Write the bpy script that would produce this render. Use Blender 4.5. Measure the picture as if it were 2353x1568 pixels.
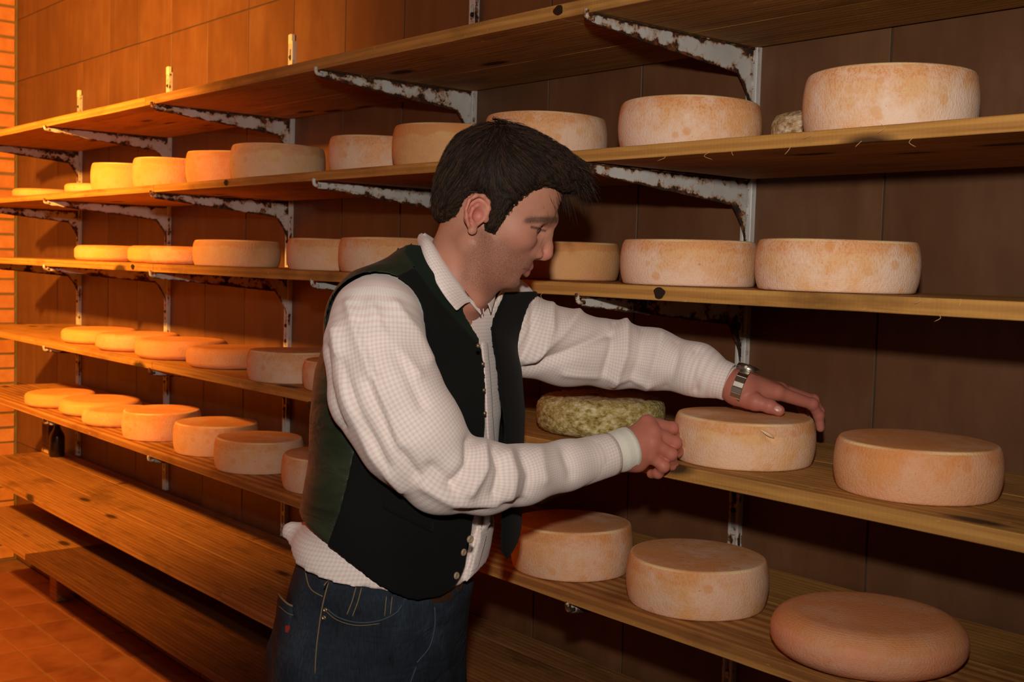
import bpy, bmesh, math, random
import numpy as np
from mathutils import Vector, Matrix
from mathutils.bvhtree import BVHTree
for _o in list(bpy.data.objects): bpy.data.objects.remove(_o, do_unlink=True)
SC = bpy.context.scene
COL = SC.collection
PI = math.pi

# ------------------------------------------------------------------ camera
cam_d = bpy.data.cameras.new('camera'); cam = bpy.data.objects.new('camera', cam_d); COL.objects.link(cam)
CAM_YAW, CAM_PITCH, CAM_ROLL = 0.87188, 0.06416, 0.02900
cyw, syw = math.cos(CAM_YAW), math.sin(CAM_YAW)
_f = Vector((-syw*math.cos(CAM_PITCH), cyw*math.cos(CAM_PITCH), -math.sin(CAM_PITCH)))
_r = Vector((cyw, syw, 0)); _u = _r.cross(_f)
_r2 = _r*math.cos(CAM_ROLL)+_u*math.sin(CAM_ROLL); _u2 = -_r*math.sin(CAM_ROLL)+_u*math.cos(CAM_ROLL)
_m = Matrix(((_r2.x, _u2.x, -_f.x, 0), (_r2.y, _u2.y, -_f.y, -1.894), (_r2.z, _u2.z, -_f.z, 1.565), (0, 0, 0, 1)))
cam.matrix_world = _m
cam_d.sensor_width = 36; cam_d.lens = 36*2706.3/2353; cam_d.clip_start = .05
cam_d.dof.use_dof = True; cam_d.dof.focus_distance = 1.95; cam_d.dof.aperture_fstop = 11.0
SC.camera = cam

# ------------------------------------------------------------------ world, lights, exposure
w = bpy.data.worlds.new('cellar_world'); SC.world = w; w.use_nodes = True
w.node_tree.nodes['Background'].inputs[0].default_value = (1.0, .72, .5, 1)
w.node_tree.nodes['Background'].inputs[1].default_value = 0.004
SC.view_settings.view_transform = 'Standard'; SC.view_settings.look = 'None'
SC.view_settings.gamma = 1; SC.view_settings.use_curve_mapping = False
SC.view_settings.exposure = 0.0
FLASH_W, LAMP_W = 100.0, 970.0
ld = bpy.data.lights.new('camera_flash', 'SPOT'); ld.energy = FLASH_W; ld.color = (1.0, .90, .80)
ld.shadow_soft_size = .03; ld.spot_size = math.radians(90); ld.spot_blend = 1.0
lo = bpy.data.objects.new('camera_flash', ld); COL.objects.link(lo); lo.location = (0.0, -1.90, 1.80)
lo.rotation_euler = (_f+_r*.03+Vector((0, 0, .08))).to_track_quat('-Z', 'Y').to_euler()      # the flash head is tipped up a little
ld = bpy.data.lights.new('ceiling_spot', 'SPOT'); ld.energy = LAMP_W; ld.color = (1.0, .415, .062)
ld.shadow_soft_size = .06; ld.spot_size = math.radians(136); ld.spot_blend = 1.0
lo = bpy.data.objects.new('ceiling_spot', ld); COL.objects.link(lo); lo.location = (-3.2, -2.25, 2.40)
lo.rotation_euler = Vector((-2.5, 1.75, -.55)).to_track_quat('-Z', 'Y').to_euler()

# ------------------------------------------------------------------ helpers
def tag(o, label=None, cat=None, group=None, kind=None):
    if label: o['label'] = label
    if cat: o['category'] = cat
    if group: o['group'] = group
    if kind: o['kind'] = kind
    return o
def link(name, me, parent=None, loc=None):
    o = bpy.data.objects.new(name, me); COL.objects.link(o)
    if parent: o.parent = parent
    if loc is not None: o.location = loc
    return o
def empty(name, loc=(0, 0, 0), rz=0.0):
    o = bpy.data.objects.new(name, None); COL.objects.link(o); o.location = loc; o.rotation_euler = (0, 0, rz); o.empty_display_size = .05
    return o
def mesh(name, v, f, mat=None, smooth=False):
    me = bpy.data.meshes.new(name); me.from_pydata([tuple(map(float, p)) for p in v], [], [tuple(map(int, q)) for q in f]); me.update()
    if mat: me.materials.append(mat)
    if smooth: me.polygons.foreach_set('use_smooth', [True]*len(me.polygons))
    return me
def bm_mesh(name, bm, mat, smooth=False):
    me = bpy.data.meshes.new(name); bm.to_mesh(me); bm.free(); me.materials.append(mat)
    if smooth: me.polygons.foreach_set('use_smooth', [True]*len(me.polygons))
    return me
def box_bm(bm, lo, hi, bev=0.0):
    r = bmesh.ops.create_cube(bm, size=1.0)
    lo, hi = Vector(lo), Vector(hi)
    for v in r['verts']:
        v.co = Vector([lo[i]+(v.co[i]+.5)*(hi[i]-lo[i]) for i in range(3)])
    if bev > 0:
        es = list({e for v in r['verts'] for e in v.link_edges})
        bmesh.ops.bevel(bm, geom=es, offset=bev, segments=1, affect='EDGES')
def box_mesh(name, lo, hi, mat, bev=0.0, smooth=False):
    bm = bmesh.new(); box_bm(bm, lo, hi, bev); return bm_mesh(name, bm, mat, smooth)
def tube(pts, rad, seg=8, closed=False, caps=True):
    """swept tube along points; returns v, f"""
    P = np.array(pts, float); n = len(P)
    R = np.full(n, rad) if np.isscalar(rad) else np.array(rad, float)
    T = np.gradient(P, axis=0)
    if closed: T = np.roll(P, -1, 0)-np.roll(P, 1, 0)
    T /= np.linalg.norm(T, axis=1)[:, None]+1e-12
    up = np.array([0, 0, 1.0]) if abs(T[0][2]) < .9 else np.array([1.0, 0, 0])
    N = np.cross(T[0], up); N /= np.linalg.norm(N); V = []
    for i in range(n):
        N = N-T[i]*(N@T[i]); N /= np.linalg.norm(N); B = np.cross(T[i], N)
        for k in range(seg):
            a = 2*PI*k/seg; V.append(P[i]+R[i]*(N*math.cos(a)+B*math.sin(a)))
    F = []
    for i in range(n if closed else n-1):
        j = (i+1) % n
        for k in range(seg):
            F.append((i*seg+k, i*seg+(k+1) % seg, j*seg+(k+1) % seg, j*seg+k))
    if caps and not closed:
        F.append(tuple(range(seg-1, -1, -1))); F.append(tuple((n-1)*seg+k for k in range(seg)))
    return V, F
def merge(parts):
    V, F = [], []
    for v, f in parts:
        o = len(V); V += [tuple(p) for p in v]; F += [tuple(i+o for i in q) for q in f]
    return V, F
def spline(pts, n=8):
    P = np.array(pts, float); out = []
    Q = np.vstack([2*P[0]-P[1], P, 2*P[-1]-P[-2]])
    for i in range(1, len(Q)-2):
        for t in np.linspace(0, 1, n, endpoint=False):
            a, b, c, d = Q[i-1], Q[i], Q[i+1], Q[i+2]
            out.append(.5*((2*b)+(c-a)*t+(2*a-5*b+4*c-d)*t*t+(3*b-a-3*c+d)*t**3))
    out.append(P[-1]); return np.array(out)

# ------------------------------------------------------------------ materials
class NT:
    def __init__(s, name):
        s.m = bpy.data.materials.new(name); s.m.use_nodes = True; s.t = s.m.node_tree; s.n = s.t.nodes
        s.b = s.n['Principled BSDF']; s.out = s.n['Material Output']
    def new(s, ty, **k):
        x = s.n.new(ty)
        for a, v in k.items(): setattr(x, a, v)
        return x
    def L(s, a, b): s.t.links.new(a, b)
    def val(s, sock, v):
        if hasattr(v, 'links'): s.L(v, sock)
        else: sock.default_value = v
    def math(s, op, a, b=0.0, c=None, clamp=False):
        x = s.new('ShaderNodeMath', operation=op, use_clamp=clamp); s.val(x.inputs[0], a); s.val(x.inputs[1], b)
        if c is not None: s.val(x.inputs[2], c)
        return x.outputs[0]
    def mix(s, fac, a, b, bt='MIX'):
        x = s.new('ShaderNodeMix', data_type='RGBA', blend_type=bt)
        s.val(x.inputs[0], fac)
        for k, v in ((6, a), (7, b)):
            if hasattr(v, 'links'): s.L(v, x.inputs[k])
            else: x.inputs[k].default_value = (*v[:3], 1)
        return x.outputs[2]
    def noise(s, vec, scale, detail=3.0, rough=.55, dist=0.0):
        x = s.new('ShaderNodeTexNoise'); s.L(vec, x.inputs['Vector']); x.inputs['Scale'].default_value = scale
        x.inputs['Detail'].default_value = detail; x.inputs['Roughness'].default_value = rough; x.inputs['Distortion'].default_value = dist
        return x.outputs[0]
    def mapping(s, vec, scale=(1, 1, 1), loc=(0, 0, 0), rot=(0, 0, 0)):
        x = s.new('ShaderNodeMapping'); s.L(vec, x.inputs[0])
        for i, v in ((1, loc), (2, rot), (3, scale)): x.inputs[i].default_value = v
        return x.outputs[0]
    def ramp(s, fac, stops, interp='LINEAR'):
        x = s.new('ShaderNodeValToRGB'); s.L(fac, x.inputs[0]); r = x.color_ramp; r.interpolation = interp
        while len(r.elements) < len(stops): r.elements.new(.5)
        for e, (p, c) in zip(r.elements, stops): e.position = p; e.color = (*(c if hasattr(c, '__len__') else (c, c, c)), 1)
        return x.outputs[0]
    def coord(s, k='Object'): return s.new('ShaderNodeTexCoord').outputs[k]
    def rnd(s): return s.new('ShaderNodeObjectInfo').outputs['Random']
    def offset(s, vec, amount):
        """shift a coordinate by a per-object random amount"""
        r = s.rnd(); c = s.new('ShaderNodeCombineXYZ')
        for i, k in enumerate((amount, amount*1.7, amount*.6)): s.L(s.math('MULTIPLY', r, k), c.inputs[i])
        v = s.new('ShaderNodeVectorMath', operation='ADD'); s.L(vec, v.inputs[0]); s.L(c.outputs[0], v.inputs[1]); return v.outputs[0]
    def attr(s, name): return s.new('ShaderNodeAttribute', attribute_name=name)
    def bump(s, h, strength=.3, dist=.002, chain=None):
        x = s.new('ShaderNodeBump'); s.L(h, x.inputs['Height']); x.inputs['Strength'].default_value = strength; x.inputs['Distance'].default_value = dist
        if chain is not None: s.L(chain, x.inputs['Normal'])
        s.L(x.outputs[0], s.b.inputs['Normal']); return x.outputs[0]
    def color(s, c): s.val(s.b.inputs['Base Color'], c if hasattr(c, 'links') else (*c, 1)); return s
    def rough(s, r, spec=.3, metal=0.0):
        s.val(s.b.inputs['Roughness'], r); s.b.inputs['Specular IOR Level'].default_value = spec; s.b.inputs['Metallic'].default_value = metal; return s

def mat_plain(name, c, r=.6, spec=.3, metal=0.0):
    return NT(name).color(c).rough(r, spec, metal).m

def mat_tile():
    n = NT('terracotta_wall_tile'); v = n.offset(n.coord(), 9.0)
    a = n.noise(v, 3.2, 4, .6, .3); b = n.noise(n.mapping(v, (9, 9, 2.2)), 2.0, 4, .6)
    f = n.math('MULTIPLY_ADD', b, .5, n.math('MULTIPLY', a, .6))
    c = n.ramp(f, [(.33, (.105, .045, .020)), (.55, (.145, .065, .029)), (.75, (.19, .092, .042))])
    k = n.math('MULTIPLY_ADD', n.rnd(), .34, .83)
    n.color(n.mix(1.0, c, n.ramp(k, [(0, 0), (1, 1)]), 'MULTIPLY')).rough(n.ramp(a, [(.3, .38), (.7, .6)]), .4)
    n.bump(n.noise(v, 28, 3), .12, .002); return n.m
def mat_brick():
    n = NT('clay_brick'); v = n.offset(n.coord(), 7.0)
    a = n.noise(v, 14, 4, .65); c = n.ramp(a, [(.3, (.46, .19, .07)), (.6, (.60, .27, .10)), (.8, (.66, .33, .14))])
    c = n.mix(n.math('MULTIPLY', n.rnd(), .45), c, (.50, .17, .06))
    n.color(c).rough(.8, .2); n.bump(n.noise(v, 90, 4), .3, .003); return n.m
def mat_grout(name, c):
    n = NT(name); v = n.coord(); n.color(n.ramp(n.noise(v, 20, 4), [(.3, tuple(x*.75 for x in c)), (.7, c)])).rough(.9, .15)
    n.bump(n.noise(v, 160, 3), .3, .002); return n.m
def mat_floor():
    n = NT('floor_tile_clay'); v = n.offset(n.coord(), 5.0)
    a = n.noise(v, 5, 5, .6, .4); c = n.ramp(a, [(.3, (.20, .065, .028)), (.55, (.30, .105, .045)), (.8, (.36, .15, .075))])
    c = n.mix(n.math('MULTIPLY', n.rnd(), .35), c, (.20, .06, .03))
    n.color(c).rough(n.ramp(a, [(.3, .35), (.7, .6)]), .4); n.bump(n.noise(v, 40, 3), .12, .002); return n.m
def mat_wood(name, light, mid, dark, saw=True, ring=.38):
    n = NT(name); v = n.offset(n.coord(), 11.0)
    g = n.noise(n.mapping(v, (1.1, 22, 22)), 2.6, 5, .62, .6)
    g2 = n.noise(n.mapping(v, (2.2, 95, 95)), 2.0, 3, .6)
    c = n.ramp(g, [(.28, dark), (.46, mid), (.70, light)])
    c = n.mix(n.math('MULTIPLY', n.ramp(g2, [(.42, 1), (.6, 0)]), .20), c, dark)
    bl = n.noise(n.mapping(v, (2.5, 7, 7)), 2.2, 4, .6, .8); c = n.mix(n.ramp(bl, [(.40, .55), (.62, 0)]), c, mid); c = n.mix(n.ramp(bl, [(.58, 0), (.78, .5)]), c, light)
    # growth rings where the board curves through the log
    w = n.new('ShaderNodeTexWave', wave_type='RINGS', rings_direction='X'); n.L(n.mapping(v, (.12, 3.2, 5.2)), w.inputs[0])
    w.inputs['Scale'].default_value = 7 if ring < .5 else 4.2; w.inputs['Distortion'].default_value = 3.5; w.inputs['Detail'].default_value = 2; w.inputs['Detail Scale'].default_value = .7
    c = n.mix(n.math('MULTIPLY', n.ramp(w.outputs[1], [(.25, 0), (.75, 1)]), ring), c, dark)
    # stains, old damp and knots
    s = n.noise(n.mapping(v, (2.2, 5, 5)), 1.6, 5, .6)
    c = n.mix(n.ramp(s, [(.53, 0), (.74, .72)]), c, tuple(x*.55 for x in dark))
    k = n.new('ShaderNodeTexVoronoi'); n.L(n.mapping(v, (2.6, 7.5, 7.5)), k.inputs[0]); k.inputs['Scale'].default_value = 1.0
    c = n.mix(n.ramp(k.outputs['Distance'], [(.09, .92), (.16, 0)]), c, (.035, .016, .008))
    p = n.noise(n.mapping(v, (9, 16, 16)), 3.0, 4, .7)
    c = n.mix(n.ramp(p, [(.64, 0), (.72, .45)]), c, tuple(min(1, x*1.5) for x in light))
    n.color(c).rough(.72, .22)
    h = n.math('MULTIPLY_ADD', g2, .7, n.math('MULTIPLY', g, .5))
    if saw:
        sw = n.new('ShaderNodeTexWave', wave_type='BANDS', bands_direction='X'); n.L(n.mapping(v, (1, .15, .25)), sw.inputs[0])
        sw.inputs['Scale'].default_value = 42; sw.inputs['Distortion'].default_value = 4.0
        h = n.math('MULTIPLY_ADD', sw.outputs[1], .10, h)
    n.bump(h, .35, .003); return n.m
def mat_paint():
    n = NT('chipped_white_paint'); v = n.offset(n.coord(), 13.0)
    e = n.attr('edge').outputs['Fac']
    a = n.noise(v, 26, 6, .7); b = n.noise(v, 7, 3, .6)
    f = n.math('ADD', n.math('MULTIPLY', e, .22), n.math('MULTIPLY_ADD', b, .42, n.math('MULTIPLY', a, .72)))
    rust = n.ramp(n.noise(v, 60, 3), [(.35, (.018, .010, .008)), (.52, (.045, .018, .008)), (.66, (.20, .06, .012))])
    paint = n.ramp(n.noise(v, 11, 3), [(.3, (.50, .49, .46)), (.7, (.62, .61, .58))])
    halo = n.mix(n.ramp(f, [(.60, 0), (.655, .8)]), paint, (.42, .20, .06))
    c = n.mix(n.ramp(f, [(.65, 0), (.675, 1)]), halo, rust)
    n.color(c).rough(n.ramp(f, [(.64, .4), (.67, .9)]), .4); n.bump(f, .4, .002); return n.m
def mat_cheese(name, mold=False):
    n = NT(name); v0 = n.coord(); v = n.offset(v0, 17.0)
    oi = n.new('ShaderNodeObjectInfo'); sp = n.new('ShaderNodeSeparateColor'); n.L(oi.outputs['Color'], sp.inputs[0])
    bloom, orange, ruddy = sp.outputs
    a = n.noise(v, 15, 4, .55, .4); b = n.noise(v, 46, 5, .65); big = n.noise(v, 6.5, 2, .5)
    sx = n.new('ShaderNodeSeparateXYZ'); n.L(v0, sx.inputs[0]); z = sx.outputs[2]
    if not mold:
        hg = n.attr('hgt').outputs['Fac']
        base = n.mix(orange, (.80, .50, .22), (.76, .32, .075))
        base = n.mix(ruddy, base, (.78, .30, .15))
        base = n.mix(n.ramp(a, [(.40, 0), (.62, .6)]), base, (.70, .30, .11))
        # orange where the top edge is rubbed and brushed, white surface mould lower down and in blotches
        base = n.mix(n.ramp(n.math('MULTIPLY_ADD', a, .5, hg), [(.95, 0), (1.25, .65)]), base, (.70, .26, .07))
        fl = n.math('MULTIPLY_ADD', a, .45, n.math('MULTIPLY_ADD', b, .30, n.math('MULTIPLY', big, .5)))
        fl = n.math('ADD', fl, n.ramp(hg, [(0, .12), (.55, .04), (.85, 0)]))
        wf = n.math('MULTIPLY', n.ramp(fl, [(.60, 0), (.75, .85)]), bloom)
        c = n.mix(wf, base, (.88, .66, .53))
        w1 = n.math('SINE', n.math('MULTIPLY', z, 2*PI/.0022)); wv = n.noise(n.mapping(v, (1, 1, .6)), 330, 1)
        c = n.mix(n.math('MULTIPLY', n.ramp(n.math('MULTIPLY_ADD', wv, 2.2, n.math('MULTIPLY', w1, .16)), [(.95, 0), (1.40, .30)]), n.math('MULTIPLY', bloom, n.ramp(a, [(.3, .5), (.6, 1.2)]))), c, (.90, .72, .52))
        sp2 = n.new('ShaderNodeTexVoronoi'); n.L(v, sp2.inputs[0]); sp2.inputs['Scale'].default_value = 24
        c = n.mix(n.ramp(sp2.outputs['Distance'], [(.16, .6), (.22, 0)]), c, base)
        pits = n.noise(v, 150, 2)
        c = n.mix(n.ramp(pits, [(.70, 0), (.78, .4)]), c, (.25, .10, .045))
        c = n.mix(n.attr('rim').outputs['Fac'], c, (.90, .66, .34))
        n.color(c).rough(.72, .22)
        # cloth marks: fine horizontal ribs crossed by a weave
        h = n.math('MULTIPLY_ADD', w1, .11, n.math('MULTIPLY', wv, 1.2))
        h = n.math('MULTIPLY_ADD', b, .55, h)
        n.bump(h, .50, .0016)
        n.b.inputs['Subsurface Weight'].default_value = .12; n.b.inputs['Subsurface Radius'].default_value = (.012, .006, .003); n.b.inputs['Subsurface Scale'].default_value = .5
    else:
        f = n.noise(n.mapping(v, (1, 1, 1.7)), 75, 5, .7); g = n.noise(v, 22, 4)
        c1 = n.ramp(f, [(.34, (.16, .095, .03)), (.48, (.42, .33, .10)), (.60, (.66, .58, .33)), (.72, (.80, .74, .58))])
        c2 = n.ramp(f, [(.34, (.20, .09, .045)), (.48, (.48, .31, .17)), (.62, (.76, .62, .46)), (.72, (.84, .77, .66))])
        c = n.mix(orange, c1, c2)
        c = n.mix(n.ramp(g, [(.45, 0), (.7, .5)]), c, (.50, .33, .10))
        c = n.mix(n.attr('top').outputs['Fac'], c, n.mix(.55, c, (.62, .42, .24)))
        n.color(c).rough(.9, .1); n.bump(n.math('MULTIPLY_ADD', f, 1.0, n.noise(v, 190, 3)), .6, .004)
    return n.m
def mat_check():
    n = NT('pink_checked_cotton'); u = n.attr('cloth').outputs['Vector']; sx = n.new('ShaderNodeSeparateXYZ'); n.L(u, sx.inputs[0])
    def stripe(s):
        q = n.math('FRACT', n.math('MULTIPLY', s, 1/.0056)); return n.math('LESS_THAN', q, .45)
    p, q = stripe(sx.outputs[0]), stripe(sx.outputs[1])
    s = n.math('MULTIPLY', n.math('ADD', p, q), .5)
    c = n.ramp(s, [(0, (.84, .80, .75)), (.5, (.78, .66, .62)), (1, (.71, .51, .48))])
    c = n.mix(.38, c, (.78, .70, .66))
    n.color(c).rough(.85, .15); v = n.coord()
    n.bump(n.noise(v, 18, 3, .5), .18, .006)
    n.b.inputs['Sheen Weight'].default_value = .15; return n.m
def mat_cloth(name, c, r=.9, scale=350, sheen=.2, bump=.25, var=.25):
    n = NT(name); v = n.coord(); a = n.noise(v, 9, 4)
    n.color(n.ramp(a, [(.3, tuple(x*(1-var) for x in c)), (.7, tuple(x*(1+var) for x in c))])).rough(r, .2)
    n.bump(n.noise(v, scale, 2), bump, .001); n.b.inputs['Sheen Weight'].default_value = sheen; return n.m
def mat_satin():
    n = NT('green_satin_lining'); v = n.coord(); a = n.noise(n.mapping(v, (3, 3, 9), rot=(0, .5, .3)), 3.0, 3, .5, .8)
    n.color(n.ramp(a, [(.3, (.013, .018, .010)), (.7, (.032, .040, .020))])).rough(.5, .22)
    n.bump(a, .5, .02); n.b.inputs['Sheen Weight'].default_value = .03; return n.m
def mat_denim():
    n = NT('dark_blue_denim'); v = n.coord(); a = n.noise(v, 8, 4, .6); b = n.noise(n.mapping(v, (1, 1, .12)), 420, 2)
    f = n.math('MULTIPLY_ADD', b, .35, n.math('MULTIPLY', a, .8))
    n.color(n.ramp(f, [(.38, (.008, .011, .016)), (.6, (.020, .029, .042)), (.8, (.045, .062, .085))])).rough(.85, .2)
    n.bump(n.noise(n.mapping(v, (1, 1, 2.4)), 13, 3, .55, .6), .55, .012, n.bump(b, .3, .001)); return n.m
def mat_skin():
    n = NT('skin'); c = n.attr('tone').outputs['Color']; v = n.coord()
    a = n.noise(v, 70, 4, .6); c2 = n.mix(n.ramp(a, [(.35, 0), (.75, .28)]), c, (.40, .14, .09))
    st = n.attr('tone').outputs['Alpha']
    hair = n.noise(v, 900, 2, .6)
    c2 = n.mix(n.math('MULTIPLY', st, n.ramp(hair, [(.40, .75), (.62, .12)])), c2, (.075, .045, .032))
    n.color(c2).rough(.52, .35); n.bump(n.math('ADD', n.noise(v, 420, 3), n.math('MULTIPLY', a, .7)), .22, .0012)
    n.b.inputs['Subsurface Weight'].default_value = .15; n.b.inputs['Subsurface Radius'].default_value = (.01, .004, .002); n.b.inputs['Subsurface Scale'].default_value = .6
    return n.m
def mat_hair(name, c):
    n = NT(name); n.color(c).rough(.62, .18); return n.m

M_TILE, M_BRICK, M_FLOOR = mat_tile(), mat_brick(), mat_floor()
M_GROUT = mat_grout('wall_grout', (.075, .05, .032)); M_MORTAR = mat_grout('grey_mortar', (.20, .16, .09)); M_FGROUT = mat_grout('floor_grout', (.27, .13, .06))
M_WOOD = mat_wood('shelf_pine', (.68, .37, .105), (.53, .265, .065), (.26, .11, .028))
M_RING = mat_wood('ringed_pine', (.62, .33, .10), (.50, .24, .065), (.20, .070, .020), False, .62)
M_WOOD2 = mat_wood('old_floor_pine', (.50, .26, .09), (.36, .165, .05), (.15, .06, .018), False)
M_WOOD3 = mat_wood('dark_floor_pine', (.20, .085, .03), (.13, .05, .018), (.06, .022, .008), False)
M_PLASTER = mat_grout('cellar_plaster', (.34, .22, .13))
M_PAINT = mat_paint()
M_CAP = mat_plain('ivory_plastic_cap', (.75, .70, .55), .5)
M_DARKSTEEL = mat_plain('dark_steel', (.03, .022, .018), .5, .4, .6)
M_CHEESE = mat_cheese('washed_rind'); M_MOLD = mat_cheese('mouldy_rind', True)
M_STEEL = mat_plain('brushed_steel', (.48, .44, .38), .34, .5, 1.0)
M_BRASS = mat_plain('aged_brass', (.45, .33, .18), .4, .5, .9)
# ------------------------------------------------------------------ the setting
rng = np.random.default_rng(7)
wall = link('wall_back', box_mesh('wall_back', (-6.20, .0016, 0), (2.2, .12, 3.02), M_GROUT)); tag(wall, kind='structure')
PX, PZ = .3085, .30
tile_me = box_mesh('tile', (-PX/2+.0021, -.0002, -PZ/2+.0021), (PX/2-.0021, .0075, PZ/2-.0021), M_TILE, .0007)
k = 0
for i in range(-16, 11):
    x0 = -1.217+PX*i
    for j in range(-1, 9):
        xa = x0-PX/2; zc = 2.703-PZ*(j+.5)
        if xa-PX/2 < -6.14:
            lo_ = -6.118-xa
            if PX/2-lo_ < .03: continue
            me = box_mesh('tile', (lo_, -.0002, -PZ/2+.0021), (PX/2-.0021, .0075, PZ/2-.0021), M_TILE, .0007)
        else: me = tile_me
        if j == 8: zc += .004
        t = link('tile', me, wall, (xa, float(rng.normal(0, .0004)), zc))
        t.rotation_euler = (float(rng.normal(0, .0012)), 0, float(rng.normal(0, .0015)))

XW = -6.120
wl = link('wall_left', box_mesh('wall_left', (XW-.16, -3.6, 0), (XW-.006, .12, 3.02), M_MORTAR)); tag(wl, kind='structure')
bms = [box_mesh('brick', (-.11, -.117, -.0325), (.0, .117, .0325), M_BRICK, b) for b in (.003, .004, .005)]
half = box_mesh('brick', (-.11, -.0525, -.0325), (.0, .0525, .0325), M_BRICK, .004)
C0 = 1.200+1.565
for c in range(-4, 37):
    zc = C0-.0746*(c+.5)+.0
    if zc < .02 or zc > 3.0: continue
    y = -.010
    if c % 2: y -= .0
    n = 0
    while n < 7:
        hb = (c % 2 == 1 and n == 0)
        L_ = .105 if hb else .234
        b = link('brick', half if hb else bms[int(rng.integers(3))], wl, (XW+float(rng.normal(0, .0012)), y-L_/2, zc+float(rng.normal(0, .0008))))
        y -= L_+.009; n += 1
bm = bmesh.new()
for c in range(-4, 37):
    zc = C0-.0746*(c+.5)
    if zc < .02 or zc > 3.0: continue
    y = -.010-(.105+.009 if c % 2 else 0)-(6 if c % 2 else 7)*.243
    while y > -3.45:
        box_bm(bm, (XW-.05, y-.234, zc-.0325), (XW, y, zc+.0325)); y -= .243
s = link('brick_field', bm_mesh('brick_field', bm, M_BRICK), wl); s['kind'] = 'stuff'

fl = link('floor', box_mesh('floor', (-6.28, -3.7, -.12), (2.3, .12, -.0022), M_FGROUT)); tag(fl, kind='structure')
FX, FY = .3055, .158
ft = box_mesh('floor_tile', (-FX/2+.004, -FY/2+.004, -.010), (FX/2-.004, FY/2-.004, 0), M_FLOOR, .0018)
bm = bmesh.new()
for i in range(-5, 22):
    for j in range(0, 23):
        xc, yc = -4.685+FX*(i+.5), -.12-FY*(j-.5)
        if xc < -6.05 or yc < -3.5: continue
        if xc < -3.7 and j < 15:
            t = link('floor_tile', ft, fl, (xc, yc, float(rng.normal(0, .0006)))); t.rotation_euler = (float(rng.normal(0, .002)), float(rng.normal(0, .002)), 0)
        elif xc < 2.1:
            box_bm(bm, (xc-FX/2+.004, yc-FY/2+.004, -.010), (xc+FX/2-.004, yc+FY/2-.004, 0))
s = link('floor_tile_field', bm_mesh('floor_tile_field', bm, M_FLOOR), fl); s['kind'] = 'stuff'
tag(link('ceiling', box_mesh('ceiling', (-6.28, -3.7, 3.02), (2.3, .12, 3.12), M_PLASTER)), kind='structure')
tag(link('wall_front', box_mesh('wall_front', (-6.28, -3.7, 0), (2.3, -3.6, 3.02), M_PLASTER)), kind='structure')
tag(link('wall_right', box_mesh('wall_right', (2.2, -3.6, 0), (2.3, .0, 3.02), M_PLASTER)), kind='structure')

# ------------------------------------------------------------------ wall rails and brackets
ORD = ['first', 'second', 'third', 'fourth', 'fifth', 'sixth']
POSTS = [-5.240, -4.303, -3.372, -2.434, -1.520, -.585]
def set_edge(me, vals):
    a = me.attributes.new('edge', 'FLOAT', 'POINT'); a.data.foreach_set('value', np.array(vals, np.float32))
RAIL_B, RAIL_T = .66, 2.255
def rail_mesh():
    bm = bmesh.new()
    box_bm(bm, (-.013, -.004, RAIL_B), (.013, -.0004, RAIL_T))
    for s_ in (-1, 1):
        box_bm(bm, (min(s_*.013, s_*.0055), -.015, RAIL_B), (max(s_*.013, s_*.0055), -.004, RAIL_T), .0012)
    z = RAIL_B+.02
    while z < RAIL_T-.02:
        box_bm(bm, (-.0055, -.0135, z), (.0055, -.004, z+.014)); z += .05
    me = bm_mesh('wall_rail', bm, M_PAINT)
    r2 = np.random.default_rng(3); set_edge(me, r2.uniform(-.5, .35, len(me.vertices))); return me
rail_me = rail_mesh()
cap_me = box_mesh('end_cap', (-.010, -.018, 0), (.010, -.002, .034), M_CAP, .003)
def screw_mesh():
    v, f = tube([(0, -.004, 0), (0, -.0165, 0), (0, -.0185, 0)], [.006, .006, .003], 10); return mesh('screw', v, f, M_DARKSTEEL)
screw_me = screw_mesh()
RAIL_LAB = ['white slotted steel wall rail nearest the brick wall', 'white slotted wall rail, second along from the brick wall', 'white slotted wall rail, third along from the brick wall, dark screw near its top',
            'white slotted wall rail above and behind the head of the man in the vest', 'white rusty wall rail just left of the tiny mouldy cheese', 'white wall rail at the right edge of the photo, last from the brick wall']
for i, px in enumerate(POSTS):
    r = link('wall_rail', rail_me, None, (px, 0, 0)); tag(r, RAIL_LAB[i], 'rail', 'slotted rails on the tiled wall')
    link('end_cap', cap_me, r, (0, 0, RAIL_T-.012))['label'] = 'ivory end cap'
    for z in (2.205, 1.90, 1.62, 1.35, 1.08): link('screw', screw_me, r, (0, 0, z))

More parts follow.
